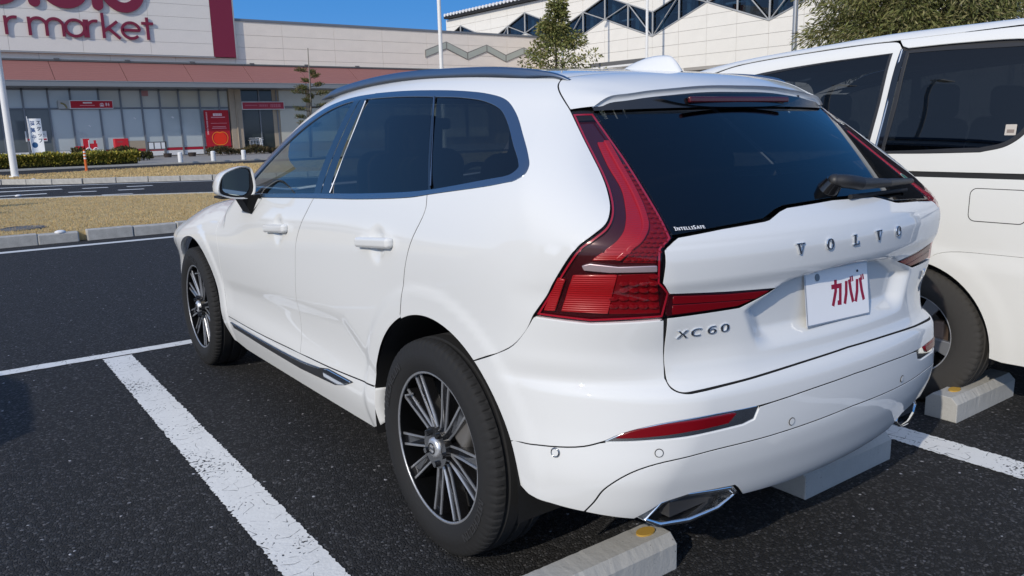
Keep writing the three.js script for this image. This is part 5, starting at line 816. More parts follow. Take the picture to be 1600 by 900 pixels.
// --- badges, plate, sensors
{
  const on = (name, g, m, p, n, up = [0, 1, 0], lift = 0, parent = suv) => { const z = new THREE.Vector3(...n).normalize(), x = new THREE.Vector3(...up).cross(z).normalize(), y = z.clone().cross(x), mt = new THREE.Matrix4().makeBasis(x, y, z).setPosition(p[0] + n[0] * lift, p[1] + n[1] * lift, p[2] + n[2] * lift); const o = mesh(name, g, m, parent); o.applyMatrix4(mt); return o; };
  const letters = 'VOLVO'; [-.256, -.128, 0, .128, .254].forEach((x, i) => { const g = text(letters[i], 'serif_bold', .030, .005, .0014), b = g.boundingBox; g.translate(-(b.min.x + b.max.x) / 2, -(b.min.y + b.max.y) / 2, 0); g.scale(1.14, 1, 1); const p = rp3(x, 1.0655), n = nrm(p); on('badge_letter', g, M.chrome, p, n, [0, 1, 0], -.001, gate); });
  'XC60'.split('').forEach((c, i) => { const g = text(c, 'sans_regular', .0215, .004, .0012), b = g.boundingBox; g.translate(-(b.min.x + b.max.x) / 2, 0, 0); g.scale(1.9, 1, 1); const x = [-.625, -.585, -.538, -.498][i], p = rp3(x, .857 + (x + .64) * .02), n = nrm(p); on('badge_letter', g, M.chrome, p, n, [0, 1, 0], -.001, gate); });
  'D4'.split('').forEach((c, i) => { const g = text(c, 'sans_bold', .03, .004, .001), b = g.boundingBox; g.translate(-(b.min.x + b.max.x) / 2, 0, 0); g.scale(1.3, 1, 1); const p = rp3([.575, .61][i], .862), n = nrm(p); on('badge_letter', g, M.chrome, p, n, [0, 1, 0], -.001, gate); });
  'INTELLISAFE'.split('').reduce((x, c, i) => { const big = i === 0 || i === 7, g = text(c, 'sans_bold', big ? .0125 : .0105, .0004), b = g.boundingBox, w = (b.max.x - b.min.x) * 1.05; g.translate(-b.min.x, 0, 0); const p = rp3(x, 1.1435), n = nrm(p); on('window_lettering', g, M.white ??= std([.75, .75, .75], .6), p, n, [0, 1, 0], -.0032); return x + w + .0014; }, -.637);
  for (const [x, y] of [[-.718, .561], [-.292, .576], [.306, .576], [.718, .561]]) { const p = rp3(x, y), n = nrm(p), s = on('parking_sensor', new THREE.CylinderGeometry(.0098, .0098, .006, 20).rotateX(Math.PI / 2), M.paint, p, n, [0, 1, 0], .000); mesh('sensor_ring', new THREE.TorusGeometry(.0108, .0012, 6, 24), M.black, s, [0, 0, .0015]); }
  for (const s of [-1, 1]) { const p = sp3(.598, .54), n = nrm(p); p[0] *= -s; n[0] *= -s; const q = on('parking_sensor', new THREE.CylinderGeometry(.0098, .0098, .006, 20).rotateX(Math.PI / 2), M.paint, p, n, [0, 1, 0], .001); mesh('sensor_ring', new THREE.TorusGeometry(.0118, .0022, 6, 24), M.satin, q, [0, 0, .0015]); }
  const st = on('window_sticker', new THREE.CircleGeometry(.022, 20), std([.55, .62, .55], .5), rp3(.625, 1.205), nrm(rp3(.625, 1.205)), [0, 1, 0], .0004); mesh('sticker_print', new THREE.CircleGeometry(.018, 20), std([.03, .16, .10], .5), st, [0, 0, .0006]);
  // display plate: white sheet in a thin metal frame, red katakana print
  const pl = mesh('number_plate', poly([[-.165, -.0825], [.165, -.0825], [.165, .0825], [-.165, .0825]], .003, .0), M.alu, suv, [0, plateY, .858], [-.145, 0, -.028]);
  const print = canvasTex(1024, 512, (c, w, h) => {
    c.fillStyle = '#fdfcfb'; c.fillRect(0, 0, w, h); c.strokeStyle = '#9c1236'; c.lineCap = 'butt'; c.lineJoin = 'miter'; c.lineWidth = 46;
    const L = (...p) => { c.beginPath(); p.forEach(([x, y], i) => i ? c.lineTo(x, y) : c.moveTo(x, y)); c.stroke(); };
    const ka = x => { L([x, 185], [x + 150, 185], [x + 132, 352], [x + 88, 350]); L([x + 74, 120], [x + 68, 230], [x + 10, 372]); };
    const ba = x => { L([x + 42, 150], [x + 30, 270], [x - 4, 374]); L([x + 92, 140], [x + 112, 270], [x + 140, 372]); c.lineWidth = 24; L([x + 112, 112], [x + 122, 168]); L([x + 144, 108], [x + 154, 164]); c.lineWidth = 46; };
    ka(400); ba(612); ba(800);
  });
  mesh('plate_face', new THREE.PlaneGeometry(.322, .157), new THREE.MeshStandardMaterial({ map: print, roughness: .5 }), pl, [0, 0, .0036]);
  for (const [x, y] of [[-.105, .058], [.105, .058]]) mesh('plate_screw', new THREE.CylinderGeometry(x < 0 ? .011 : .004, x < 0 ? .011 : .004, .003, 14).rotateX(Math.PI / 2), x < 0 ? M.rotor : M.black, pl, [x, y, .0045]);
}
// --- door mirror
{
  const sh = [[-1.072, 1.135], [-1.066, 1.189], [-1.04, 1.228], [-1.0, 1.247], [-.953, 1.259], [-.916, 1.258], [-.898, 1.245], [-.888, 1.20], [-.886, 1.15], [-.898, 1.118], [-.925, 1.104], [-.995, 1.106], [-1.035, 1.116]];
  const c = new THREE.CatmullRomCurve3(sh.map(p => new THREE.Vector3(p[0], p[1], 0)), true).getPoints(56).slice(0, -1), ctr = [-.975, 1.18];
  const rings = [[-1.72, .90], [-1.705, .985], [-1.72, 1.0], [-1.75, 1.005], [-1.80, .97], [-1.85, .85], [-1.885, .62], [-1.90, .3], [-1.903, .01]], ps = [], id = [], n = c.length;
  rings.forEach(([z, k]) => c.forEach(p => ps.push(ctr[0] + (p.x - ctr[0]) * k, ctr[1] + (p.y - ctr[1]) * k, z - (p.x + .975) * .12)));
  for (let k = 0; k + 1 < rings.length; k++) for (let i = 0; i < n; i++) { const a = k * n + i, b = k * n + (i + 1) % n; id.push(a, a + n, b, b, a + n, b + n); }
  const g = new THREE.BufferGeometry(); g.setAttribute('position', new THREE.Float32BufferAttribute(ps, 3)); g.setIndex(id); g.computeVertexNormals();
  const [ma, mb] = both('door_mirror', g, M.paint);
  const gl = [[-1.048, 1.15], [-1.045, 1.205], [-1.026, 1.231], [-.98, 1.248], [-.93, 1.248], [-.915, 1.236], [-.915, 1.19], [-.92, 1.15], [-.94, 1.126], [-.97, 1.121], [-1.018, 1.131]];
  const gs = new THREE.ShapeGeometry(new THREE.Shape(new THREE.CatmullRomCurve3(gl.map(p => new THREE.Vector3(p[0], p[1], 0)), true).getPoints(48).map(p => new THREE.Vector2(p.x, p.y)))), gp = gs.attributes.position; for (let i = 0; i < gp.count; i++) gp.setZ(i, -1.7185 - (gp.getX(i) + .975) * .12); gs.computeVertexNormals();
  both('mirror_glass', gs, M.mirror, [ma, mb]);
  const back = new THREE.ShapeGeometry(new THREE.Shape(c.map(p => new THREE.Vector2(ctr[0] + (p.x - ctr[0]) * .93, ctr[1] + (p.y - ctr[1]) * .93)))), bp = back.attributes.position; for (let i = 0; i < bp.count; i++) bp.setZ(i, -1.7205 - (bp.getX(i) + .975) * .12); both('mirror_back', back, M.black, [ma, mb]);
  both('mirror_lower', box(.15, .012, .12, -.98, 1.113, -1.79, .005), M.black, [ma, mb]);
  const st = new THREE.CylinderGeometry(1, 1, 1, 4, 1), foot = [[-.905, 1.03, -1.74], [-.905, 1.03, -1.86], [-.90, 1.1, -1.92], [-.90, 1.1, -1.68]], head = [[-.93, 1.118, -1.74], [-.93, 1.118, -1.84], [-1.0, 1.12, -1.85], [-1.0, 1.12, -1.73]];
  const hp = []; const quad = (a, b, c2, d) => hp.push(...a, ...b, ...c2, ...a, ...c2, ...d);
  const f0 = [-.915, 1.025, -1.735], f1 = [-.915, 1.03, -1.86], f2 = [-.895, 1.10, -1.95], f3 = [-.895, 1.105, -1.62], h0 = [-.96, 1.112, -1.73], h1 = [-.96, 1.112, -1.85], h2 = [-.88, 1.125, -1.90], h3 = [-.88, 1.125, -1.66];
  quad(f0, f3, h3, h0); quad(f1, f0, h0, h1); quad(f2, f1, h1, h2); quad(f3, f2, h2, h3); quad(h0, h3, h2, h1);
  const hg = new THREE.BufferGeometry(); hg.setAttribute('position', new THREE.Float32BufferAttribute(hp, 3)); hg.computeVertexNormals(); both('mirror_stalk', hg, new THREE.MeshStandardMaterial({ color: 0x131314, roughness: .45, side: THREE.DoubleSide }), [ma, mb]);
}
// --- dark inner shell, wheel housings, floor
{
  const IN = { cell: .07, off: -.022, lip: 0, step: .05 };
  const lin = [sp3(-2.25, 1.07), sp3(-1.0, 1.12), sp3(-.03, 1.18), [-.87, 1.22, .25], [-.85, 1.19, .45], ...lightOuter.slice(6), [-.93, .82, .46], ...arcPts(0, .55, Math.PI - .2, 14, .012), sp3(-.46, .30), sp3(-2.2, .28), ...arcPts(1, .1, 1.3, 8, .012), sp3(-2.6, .9)];
  both('inner_shell', patch(SIDE, lin, IN), M.softBlack);
  mesh('inner_shell', patch(REAR, sym([[0, 1.13, .8], [-.6, 1.09, .8], [-.66, 1.0, .8], [-.62, .42, .8], [0, .38, .85]]), { ...IN, off: -.06 }), M.softBlack, suv);
  both('inner_shell', patch(CORNER, [[-.57, 1.44, .42], [-.66, 1.11, .79], [-.63, .9, .8], [-.66, .42, .8], [-.84, .42, .69], [-.9, .48, .55], [-.88, .9, .54], [-.84, 1.12, .66], [-.7, 1.29, .56], [-.63, 1.44, .37]], { ...IN, off: -.034 }), M.softBlack);
  for (const [cz, cy, r] of ARCH) {
    const w = new THREE.CylinderGeometry(r + .006, r + .006, cz < -1 ? .31 : .36, 40, 1, true, -.06 * Math.PI, Math.PI * 1.12); w.rotateZ(Math.PI / 2); const c = new THREE.CircleGeometry(r + .006, 40, -.05 * Math.PI, Math.PI * 1.1).rotateY(-Math.PI / 2);
    const g = merge([w.translate(cz < -1 ? -.735 : -.755, cy, cz), c.translate(-.575, cy, cz)]); both('wheel_housing', g, new THREE.MeshStandardMaterial({ color: 0x0b0b0c, roughness: .95, side: THREE.DoubleSide }));
  }
  mesh('underbody', merge([box(1.15, .10, 3.9, 0, .31, -1.35), box(1.72, .08, 1.85, 0, .30, -1.40), box(1.3, .05, .34, 0, .37, .62), box(1.15, .5, .6, 0, .55, -3.0), rodGeo([-.62, .33, 0], [.62, .33, 0], .05), box(.7, .14, .3, .0, .33, .45, .05)]), M.softBlack, suv);
  mesh('headlining', box(1.1, .02, 1.5, 0, 1.545, -.55), M.beige, suv);
  // seats and dashboard seen through the glass
  const seat = (x, z, w, m) => { const s = mesh('seat', merge([new RoundedBoxGeometry(w, .16, .5, 3, .06).translate(x, .72, z - .22), new RoundedBoxGeometry(w * .96, .62, .16, 3, .07).rotateX(.22).translate(x, 1.02, z + .08)]), m, suv); for (const dx of w > .8 ? [-.4, 0, .4] : [0]) mesh('headrest', new RoundedBoxGeometry(.27, .19, .11, 3, .045).rotateX(.12).translate(x + dx, 1.38 - (w > .8 ? .04 : 0), z + .16), m, s); };
  seat(-.40, -1.15, .54, M.seat); seat(.40, -1.15, .54, M.seat); seat(0, -.22, 1.32, M.seat);
  mesh('dashboard', new RoundedBoxGeometry(1.45, .22, .5, 3, .08).translate(0, .98, -1.98), M.softBlack, suv);
  mesh('steering_wheel', new THREE.TorusGeometry(.185, .016, 8, 30).rotateX(-.42).translate(.4, 1.04, -1.62), M.black, suv);
  mesh('cargo_cover', box(1.1, .02, .7, 0, 1.02, .28), M.softBlack, suv);
  mesh('inner_mirror', new RoundedBoxGeometry(.24, .06, .03, 2, .015).translate(0, 1.44, -1.52), M.black, suv);
}
// --- wheels
function tyreGeo(R, W, rb, treads = 78) {
  const prof = [[-.86, rb, 0], [-.93, rb + .012, 0], [-.985, rb + .035, 0], [-1, rb + .06, 0], [-.97, R - .045, 0], [-.93, R - .026, 1], [-.885, R - .014, 1], [-.84, R - .0075, 1], [-.70, R - .003, 1], [-.62, R - .002, .6], [-.60, R - .008, 0], [-.50, R - .008, 0], [-.48, R - .0005, .5], [-.14, R, .5], [-.12, R - .008, 0], [.0, R - .008, 0], [.02, R, .5], [.34, R, .5], [.36, R - .008, 0], [.46, R - .008, 0], [.48, R, .6], [.70, R - .003, 1], [.86, R - .012, 1], [.95, R - .03, 0], [1, rb + .06, 0], [.9, rb, 0]];
  const seg = treads * 6, ps = [], id = [], n = prof.length;
  for (let j = 0; j < seg; j++) { const a = j / seg * 2 * Math.PI, g = j % 6 === 0 || j % 6 === 5; prof.forEach(([x, r, t]) => { const q = r - (g ? .0045 * t * (t > .9 ? 1 : .0) : 0); ps.push(x * W / 2, q * Math.cos(a), q * Math.sin(a)); }); }
  for (let j = 0; j < seg; j++) for (let k = 0; k + 1 < n; k++) { const a = j * n + k, b = ((j + 1) % seg) * n + k; id.push(a, a + 1, b, a + 1, b + 1, b); }
  const g = new THREE.BufferGeometry(); g.setAttribute('position', new THREE.Float32BufferAttribute(ps, 3)); g.setIndex(id); const uv = new Float32Array(ps.length / 3 * 2); for (let i = 0; i < ps.length / 3; i++) { uv[2 * i] = Math.floor(i / n) / seg * 12; uv[2 * i + 1] = (i % n) / n * 2; } g.setAttribute('uv', new THREE.BufferAttribute(uv, 2)); return toCreasedNormals(g, .7);
}
function bentText(s, f, size, r0, mid) {               // lettering round a tyre wall, in the y-z plane facing -x
  const gs = []; let a = 0; const sp = size * .16;
  const parts = s.split('').map(c => { const g = text(c, f, size, .0012), b = g.boundingBox; return [g, b.max.x - b.min.x, b.min.x]; }), tot = parts.reduce((t, p) => t + p[1] * 1.25 + sp, 0);
  let x = -tot / 2; for (const [g, w, m] of parts) { g.translate(-m - w / 2, r0, 0); g.scale(1.25, 1, 1); g.rotateZ(-(x + w * .62) / r0 + mid); gs.push(g); x += w * 1.25 + sp; }
  return merge(gs).rotateY(-Math.PI / 2);
}
const suvTyre = tyreGeo(.3705, .238, .259), letterGeo = merge([bentText('MICHELIN', 'sans_bold', .026, .296, -2.15), bentText('MICHELIN', 'sans_bold', .026, .296, 1.0)]).translate(-.1195, 0, 0);
const rimGeo = new THREE.LatheGeometry([[.236, .10], [.2365, -.02], [.236, -.085], [.240, -.098], [.2475, -.1025], [.2535, -.1015], [.2545, -.096]].map(([r, x]) => new THREE.Vector2(r, x)), 72).rotateZ(Math.PI / 2).scale(-1, 1, 1);
const barrel = new THREE.LatheGeometry([[.07, -.015], [.16, -.01], [.222, .02], [.229, .05], [.229, -.06], [.238, -.092]].map(p => new THREE.Vector2(...p)), 60);
function buildWheel() {
  const w = new THREE.Group(); w.name = 'wheel';
  mesh('tyre', suvTyre, M.rubber, w); const lt = mesh('tyre_lettering', letterGeo, std([.030, .030, .031], .6), w);
  const lip = new THREE.TorusGeometry(.2455, .0055, 8, 80).scale(1, 1, .8).rotateY(Math.PI / 2).translate(-.098, 0, 0); mesh('rim_lip', lip, M.spoke ??= std([.50, .51, .53], .36, .75), w);
  mesh('rim_barrel', new THREE.CylinderGeometry(.241, .236, .19, 64, 1, true).rotateZ(Math.PI / 2).translate(-.005, 0, 0), new THREE.MeshStandardMaterial({ color: 0x17181a, roughness: .35, metalness: .6, side: THREE.DoubleSide }), w);
  mesh('rim_back', new THREE.CircleGeometry(.238, 48).rotateY(-Math.PI / 2).translate(.02, 0, 0), M.black, w);
  mesh('brake_disc', merge([new THREE.CylinderGeometry(.163, .163, .026, 48).rotateZ(Math.PI / 2), new THREE.CylinderGeometry(.085, .085, .06, 32).rotateZ(Math.PI / 2)]).translate(-.015, 0, 0), M.rotor, w);
  mesh('brake_caliper', new RoundedBoxGeometry(.07, .15, .075, 3, .02).rotateX(.5).translate(-.03, .09, .115), std([.25, .24, .23], .5, .6), w);
  // ten spokes in local x-y with +z outwards, each two bright machined bars along a dark groove
  const base = poly([[-.017, .035], [.017, .035], [.0185, .10], [.0235, .241], [-.0235, .241], [-.0185, .10]], .032, .003).translate(0, 0, -.036);
  const barG = s => poly([[s * .0085, .038], [s * .0152, .038], [s * .0175, .10], [s * .0230, .2435], [s * .0150, .2435], [s * .0108, .104]].slice(), .006, .0012).translate(0, 0, -.0045);
  const bars = merge([barG(1), barG(-1)]);
  for (const g of [base, bars]) { const p = g.attributes.position; for (let i = 0; i < p.count; i++) { const r = p.getY(i), t = (r - .045) / .2; p.setZ(i, p.getZ(i) - .004 - .016 * Math.sin(Math.min(1, Math.max(0, t)) * 2.6) * .6 - .012 * (1 - t)); } g.computeVertexNormals(); g.rotateY(-Math.PI / 2); g.translate(-.094, 0, 0); }
  for (let k = 0; k < 10; k++) { const a = k * Math.PI / 5 + (k % 2 ? -.06 : .06) + .18; const s = mesh('spoke', base, M.rimBlack, w, null, [a, 0, 0]); mesh('spoke_face', bars, M.spoke ??= std([.50, .51, .53], .36, .75), w, null, [a, 0, 0]); }
  mesh('hub_cap', new THREE.LatheGeometry([[.0001, .006], [.012, .0055], [.026, .003], [.034, -.003], [.036, -.02]].map(p => new THREE.Vector2(...p)), 32).rotateZ(Math.PI / 2).translate(-.109, 0, 0), M.alu, w);
  mesh('hub_emblem', merge([new THREE.TorusGeometry(.017, .0022, 8, 28).rotateY(Math.PI / 2), box(.002, .006, .03)]).translate(-.1155, 0, 0), M.rimBlack, w);
  mesh('hub_ring', new THREE.CylinderGeometry(.068, .062, .03, 40).rotateZ(Math.PI / 2).translate(-.086, 0, 0), M.rimBlack, w);
  for (let k = 0; k < 5; k++) { const a = k * 2 * Math.PI / 5 + .5; mesh('wheel_bolt', new THREE.CylinderGeometry(.010, .010, .016, 6).rotateZ(Math.PI / 2).translate(-.104, .054 * Math.cos(a), .054 * Math.sin(a)), M.rimBlack, w); }
  mesh('tyre_valve', new THREE.CylinderGeometry(.004, .004, .03, 8).rotateZ(Math.PI / 2).translate(-.098, .14, -.17), M.alu, w);
  return w;
}
{
  const w0 = buildWheel(); for (const o of w0.children) if (!/tyre/.test(o.name)) o.scale.set(1, 1.045, 1.045);
  [[-.829, .369, 0, 0], [-.827, .369, -2.865, 1.1]].forEach(([x, y, z, a], i) => { const w = i ? w0.clone() : w0; w.position.set(x, y, z); w.rotation.x = a; suv.add(w); });
  for (const z of [0, -2.865]) { const w = w0.clone(); w.position.set(.829, .369, z); w.rotation.y = Math.PI; suv.add(w); }
}
// ---------- the white minivan on the right ----------
const VX = 2.57, vanW = tab(spl([[.2, .845], [.35, .868], [.55, .882], [.8, .887], [1.1, .885], [1.24, .872], [1.5, .832], [1.72, .785], [1.9, .70]]), .1, 2, 190);
const vanTop = tab(pch([[-3.5, .60], [-3.3, .82], [-2.9, .98], [-2.6, 1.06], [-2.3, 1.32], [-1.9, 1.60], [-1.5, 1.725], [-1, 1.80], [-.5, 1.835], [0, 1.86], [.6, 1.865], [1.1, 1.84], [1.4, 1.78]]), -3.6, 1.5, 260);
const VARCH = [[.215, .335, .39], [-2.55, .335, .39]];
function vanF(x, y, z) {
  const X = Math.abs(x); let w = vanW(y) - .02 * Math.max(0, z - .5) ** 2 - .03 * Math.max(0, -2.2 - z) ** 2;
  for (const [cz, cy, r] of VARCH) w += .004 * (1 - sst(r + .05, r + .12, Math.hypot(z - cz, y - cy))) * sst(.1, .3, y);
  w += .010 * sst(.70, .82, .82 + .0 - y + .70) * sst(.1, .5, z);
  const top = vanTop(z) - .045 * X * X - .03 * X ** 4;
  return rnd(rnd(X - w, z > -1 ? z - (1.22 - .10 * X * X - .12 * sst(1.1, 1.8, y)) : -3.42 + .2 * X * X - z, .14), (y - top) * .92, .075);
}
const vanBody = { F: vanF, root: (o, d) => { let t = 2.5; for (let i = 0; i < 140; i++) { const f = vanF(o[0] + d[0] * t, o[1] + d[1] * t, o[2] + d[2] * t); if (Math.abs(f) < 2e-6) break; t -= clamp(f * .75, -.12, .12); if (t < -2) return null; } return [o[0] + d[0] * t, o[1] + d[1] * t, o[2] + d[2] * t]; }, nrm: (p, e = .003) => nz([vanF(p[0] + e, p[1], p[2]) - vanF(p[0] - e, p[1], p[2]), vanF(p[0], p[1] + e, p[2]) - vanF(p[0], p[1] - e, p[2]), vanF(p[0], p[1], p[2] + e) - vanF(p[0], p[1], p[2] - e)]) };
const VS = planar(vanBody, [-.94, .34, 0], [0, 0, 1]), VT = planar(vanBody, [0, 1, 0], [1, 0, 0]), VR = planar(vanBody, [0, 0, 1], [1, 0, 0]), VN = planar(vanBody, [0, .3, -.95], [1, 0, 0]);
const vp = (z, y) => vanBody.root([0, y, z], [-1, 0, 0]);
const van = thing('white_minivan', 'white minivan with dark side windows parked to the right of the SUV', 'minivan', [VX, 0, 0]);
{
  const both2 = (n, g, m, P = [van, van]) => [mesh(n, g, m, P[0]), mesh(n, mirrorGeo(g), m, P[1])], O = { cell: .018, gap: .002, lip: .008 };
  const arc = (k, a0, a1, n) => { const [cz, cy, r] = VARCH[k], o = []; for (let i = 0; i <= n; i++) { const a = a0 + (a1 - a0) * i / n; o.push(vp(cz + r * Math.cos(a), cy + r * Math.sin(a))); } return o; };
  const zyCurve = (pts, n = 5) => smooth(pts.map(p => vp(...p)), n);
  const winA = [...zyCurve([[-1.80, 1.30], [-1.55, 1.46], [-1.20, 1.60], [-.85, 1.672], [-.45, 1.708], [-.012, 1.728]]), ...zyCurve([[-.012, 1.728], [-.03, 1.5], [-.062, 1.256]]), ...zyCurve([[-.062, 1.256], [-.9, 1.235], [-1.80, 1.22]])];
  const winB = [...zyCurve([[.012, 1.262], [.04, 1.5], [.058, 1.732]]), ...zyCurve([[.058, 1.732], [.3, 1.735], [.60, 1.722]]), ...zyCurve([[.60, 1.722], [.66, 1.70], [.685, 1.62], [.688, 1.45]], 4), ...zyCurve([[.688, 1.45], [.66, 1.345], [.59, 1.282], [.48, 1.252]], 4), ...zyCurve([[.48, 1.252], [.25, 1.244], [.012, 1.240]])];
  const doorTop = zyCurve([[-1.30, 1.60], [-1.12, 1.700], [-.98, 1.735], [-.75, 1.757], [-.4, 1.776], [-.06, 1.785], [.0, 1.778], [.026, 1.752]], 5), pillar = zyCurve([[.026, 1.752], [.0, 1.5], [-.024, 1.25]]), seam = zyCurve([[-.024, 1.25], [-.03, 1.0], [-.06, .78], [-.10, .70]]);
  const aTop = winA.slice(0, 26), aPil = winA.slice(26, 37), aBot = winA.slice(37);
  both2('sliding_door', patch(VS, [...doorTop, ...pillar.slice(1), ...aPil.slice().reverse(), ...aTop.filter(p => p[2] > -1.26).reverse()], O), M.vanPaint);
  both2('sliding_door', patch(VS, [...aBot.filter(p => p[2] > -1.3), vp(-1.3, 1.155), vp(-.034, 1.155), vp(-.026, 1.25)], O), M.vanPaint);
  const low = [vp(-.03, 1.135), ...seam.filter(p => p[1] < 1.13), ...arc(0, 1.9, Math.PI - .3, 10), vp(-.17, .30), vp(-1.3, .30), vp(-1.3, 1.13)];
  both2('sliding_door', patch(VS, low, O), M.vanPaint);
  both2('front_door', patch(VS, [vp(-1.31, 1.22), vp(-1.31, .30), vp(-2.15, .30), ...arc(1, .1, 1.4, 8), vp(-2.45, .95), vp(-2.2, 1.19)], O), M.vanPaint);
  both2('front_wing', patch(VS, [...arc(1, 1.4, Math.PI - .05, 12), vp(-3.05, .3), vp(-3.3, .45), vp(-3.28, .78), vp(-2.9, .93), vp(-2.47, .98)], O), M.vanPaint);
  const crease = zyCurve([[.285, .725], [.33, .765], [.40, .785], [.6, .792], [.9, .792]], 4);
  both2('rear_quarter', patch(VS, [...seam.filter(p => p[1] <= 1.13).slice(0), ...arc(0, 1.88, 1.40, 6), ...crease, vp(1.05, .79), vp(1.06, 1.13), vp(-.03, 1.13)], O), M.vanPaint);
  both2('rear_bumper', patch(VS, [...crease.slice().reverse(), ...arc(0, 1.38, -.08, 16), vp(.66, .295), vp(1.06, .30), vp(1.05, .79)], { ...O, lip: .05 }), M.vanPaint);
  both2('rear_quarter', patch(VS, [vp(-.020, 1.238), ...zyCurve([[.012, 1.238], [.25, 1.242], [.48, 1.250]]), ...zyCurve([[.48, 1.250], [.591, 1.280], [.662, 1.344], [.690, 1.45]], 5).slice(1), vp(.70, 1.45), vp(1.05, 1.45), vp(1.05, 1.155), vp(-.03, 1.155)], O), M.vanPaint);
  both2('rear_quarter', patch(VS, [...zyCurve([[.70, 1.4], [.70, 1.6], [.675, 1.715], [.6, 1.738], [.3, 1.750], [.06, 1.748]]), vp(.03, 1.76), vp(.0, 1.792), vp(.3, 1.797), vp(1.0, 1.79), vp(1.05, 1.42)], O), M.vanPaint);
  const rEdge = z => { const p = vp(z, vanTop(z) - .085); return p; };
  const edge = [[-1.5, 1.60], [-1.30, 1.665], [-1.12, 1.712], [-.98, 1.745], [-.75, 1.765], [-.4, 1.784], [-.06, 1.792], [.3, 1.799], [1.0, 1.792]].map(p => vp(...p));
  mesh('roof_panel', patch(VT, sym([...edge.map(p => [p[0], p[1], p[2]]), [-.6, 1.8, 1.12], [0, 1.8, 1.15]].concat([]).slice().reverse().concat([[-.5, 1.7, -1.55], [0, 1.7, -1.58]])), { cell: .03, gap: .001, lip: .004 }), M.vanPaint, van);
  both2('roof_side', patch(planar(vanBody, [-.7, .72, 0], [0, 0, 1]), [...edge, ...edge.map(p => [p[0] + .10, p[1] + .06, p[2]]).reverse()], { cell: .02, lip: 0 }), M.vanPaint);
  both2('door_window', patch(VS, winA, { cell: .04, off: -.002, lip: .006, gap: .001 }), M.vanTint ??= phy([.09, .10, .11], 0, { transmission: 1, thickness: 0, ior: 1.55, side: THREE.DoubleSide }));
  both2('quarter_window', patch(VS, winB, { cell: .04, off: -.002, lip: .006, gap: .001 }), M.vanTint);
  const ringOf = (w, k) => { const c = w.reduce((s, p) => [s[0] + p[0] / w.length, s[1] + p[1] / w.length, s[2] + p[2] / w.length], [0, 0, 0]); return [...w, w[0], ...[...w, w[0]].map(p => { const d = [0, 1, 2].map(i => c[i] - p[i]), l = Math.hypot(...d); return p.map((v, i) => v + d[i] / l * k); }).reverse()]; };
  both2('window_rubber', patch(VS, ringOf(winB, .018), { cell: .015, off: .0015, lip: .006 }), M.plastic);
  both2('window_rubber', patch(VS, ringOf(winA, .014), { cell: .015, off: .0015, lip: .006 }), M.plastic);
  const a = vp(.034, 1.742), b = vp(-.02, 1.252); both2('pillar_strip', rodGeo([a[0] - .001, a[1], a[2]], [b[0] - .001, b[1], b[2]], .0075), M.satin); both2('pillar_cover', patch(VS, [vp(-.010, 1.735), vp(.056, 1.735), vp(.010, 1.25), vp(-.06, 1.25)], { cell: .03, off: -.001, lip: 0 }), M.glossBlack);
  both2('rail_slot', patch(VS, [vp(-1.3, 1.128), vp(1.05, 1.128), vp(1.05, 1.152), vp(-1.3, 1.152)], { cell: .04, off: -.004, lip: 0 }), M.black);
  const rrz = (z0, y0, z1, y1, r) => { const o = []; for (const [cz, cy, a0] of [[z1 - r, y1 - r, 0], [z0 + r, y1 - r, 1], [z0 + r, y0 + r, 2], [z1 - r, y0 + r, 3]]) for (let k = 0; k <= 5; k++) { const q = (a0 + k / 5) * Math.PI / 2; o.push(vp(cz + r * Math.cos(q), cy + r * Math.sin(q))); } return o; };
  mesh('fuel_lid', patch(VS, rrz(.462, .938, .705, 1.088, .03), { cell: .03, off: .0012, gap: .0025, lip: .003 }), M.vanPaint, van); mesh('lid_gap', patch(VS, rrz(.4605, .9365, .7065, 1.0895, .031), { cell: .05, off: .0006, lip: 0 }), M.black, van);
  mesh('window_sticker', patch(VS, rrz(.572, 1.325, .618, 1.372, .003), { cell: .03, off: .0008, lip: 0 }), std([.55, .50, .44], .6), van); mesh('sticker_print', patch(VS, rrz(.58, 1.335, .61, 1.350, .002), { cell: .03, off: .0014, lip: 0 }), std([.25, .2, .17], .6), van);
  mesh('tailgate', patch(VR, sym([[0, 1.80, 1.1], [-.66, 1.76, 1.1], [-.76, 1.3, 1.1], [-.76, .42, 1.1], [0, .40, 1.1]]), { cell: .06 }), M.vanPaint, van);
  mesh('windscreen', patch(VN, sym([[0, 1.70, -1.62], [-.62, 1.66, -1.60], [-.74, 1.10, -2.55], [0, 1.09, -2.62]]), { cell: .06, lip: 0 }), M.tint, van);
  mesh('nose', patch(VN, sym([[0, 1.06, -2.66], [-.76, 1.0, -2.6], [-.80, .5, -3.3], [-.78, .32, -3.3], [0, .32, -3.4]]), { cell: .05 }), M.vanPaint, van);
  both2('inner_shell', patch(VS, [vp(-2.2, .34), vp(-2.2, 1.16), vp(-.02, 1.2), vp(1.0, 1.2), vp(1.0, .34), vp(.68, .34), ...arc(0, .1, Math.PI - .1, 12), vp(-.2, .34)], { cell: .08, off: -.014, lip: 0 }), M.softBlack);
  both2('inner_shell', patch(VS, [...zyCurve([[-1.5, 1.60], [-.5, 1.745], [.06, 1.76], [.7, 1.76], [1.0, 1.74]]), vp(1.0, 1.22), vp(.72, 1.22), vp(.715, 1.6), vp(.68, 1.72), vp(.05, 1.742), vp(-.5, 1.725), vp(-1.3, 1.62)], { cell: .05, off: -.016, lip: 0 }), M.softBlack);
  mesh('underbody', merge([box(1.2, .1, 3.6, 0, .32, -1.2), box(1.66, .08, 1.9, 0, .31, -1.25), box(1.5, .1, .4, 0, .36, .9)]), M.softBlack, van); mesh('headlining', box(1.3, .02, 2.6, 0, 1.755, -.2), M.beige, van);
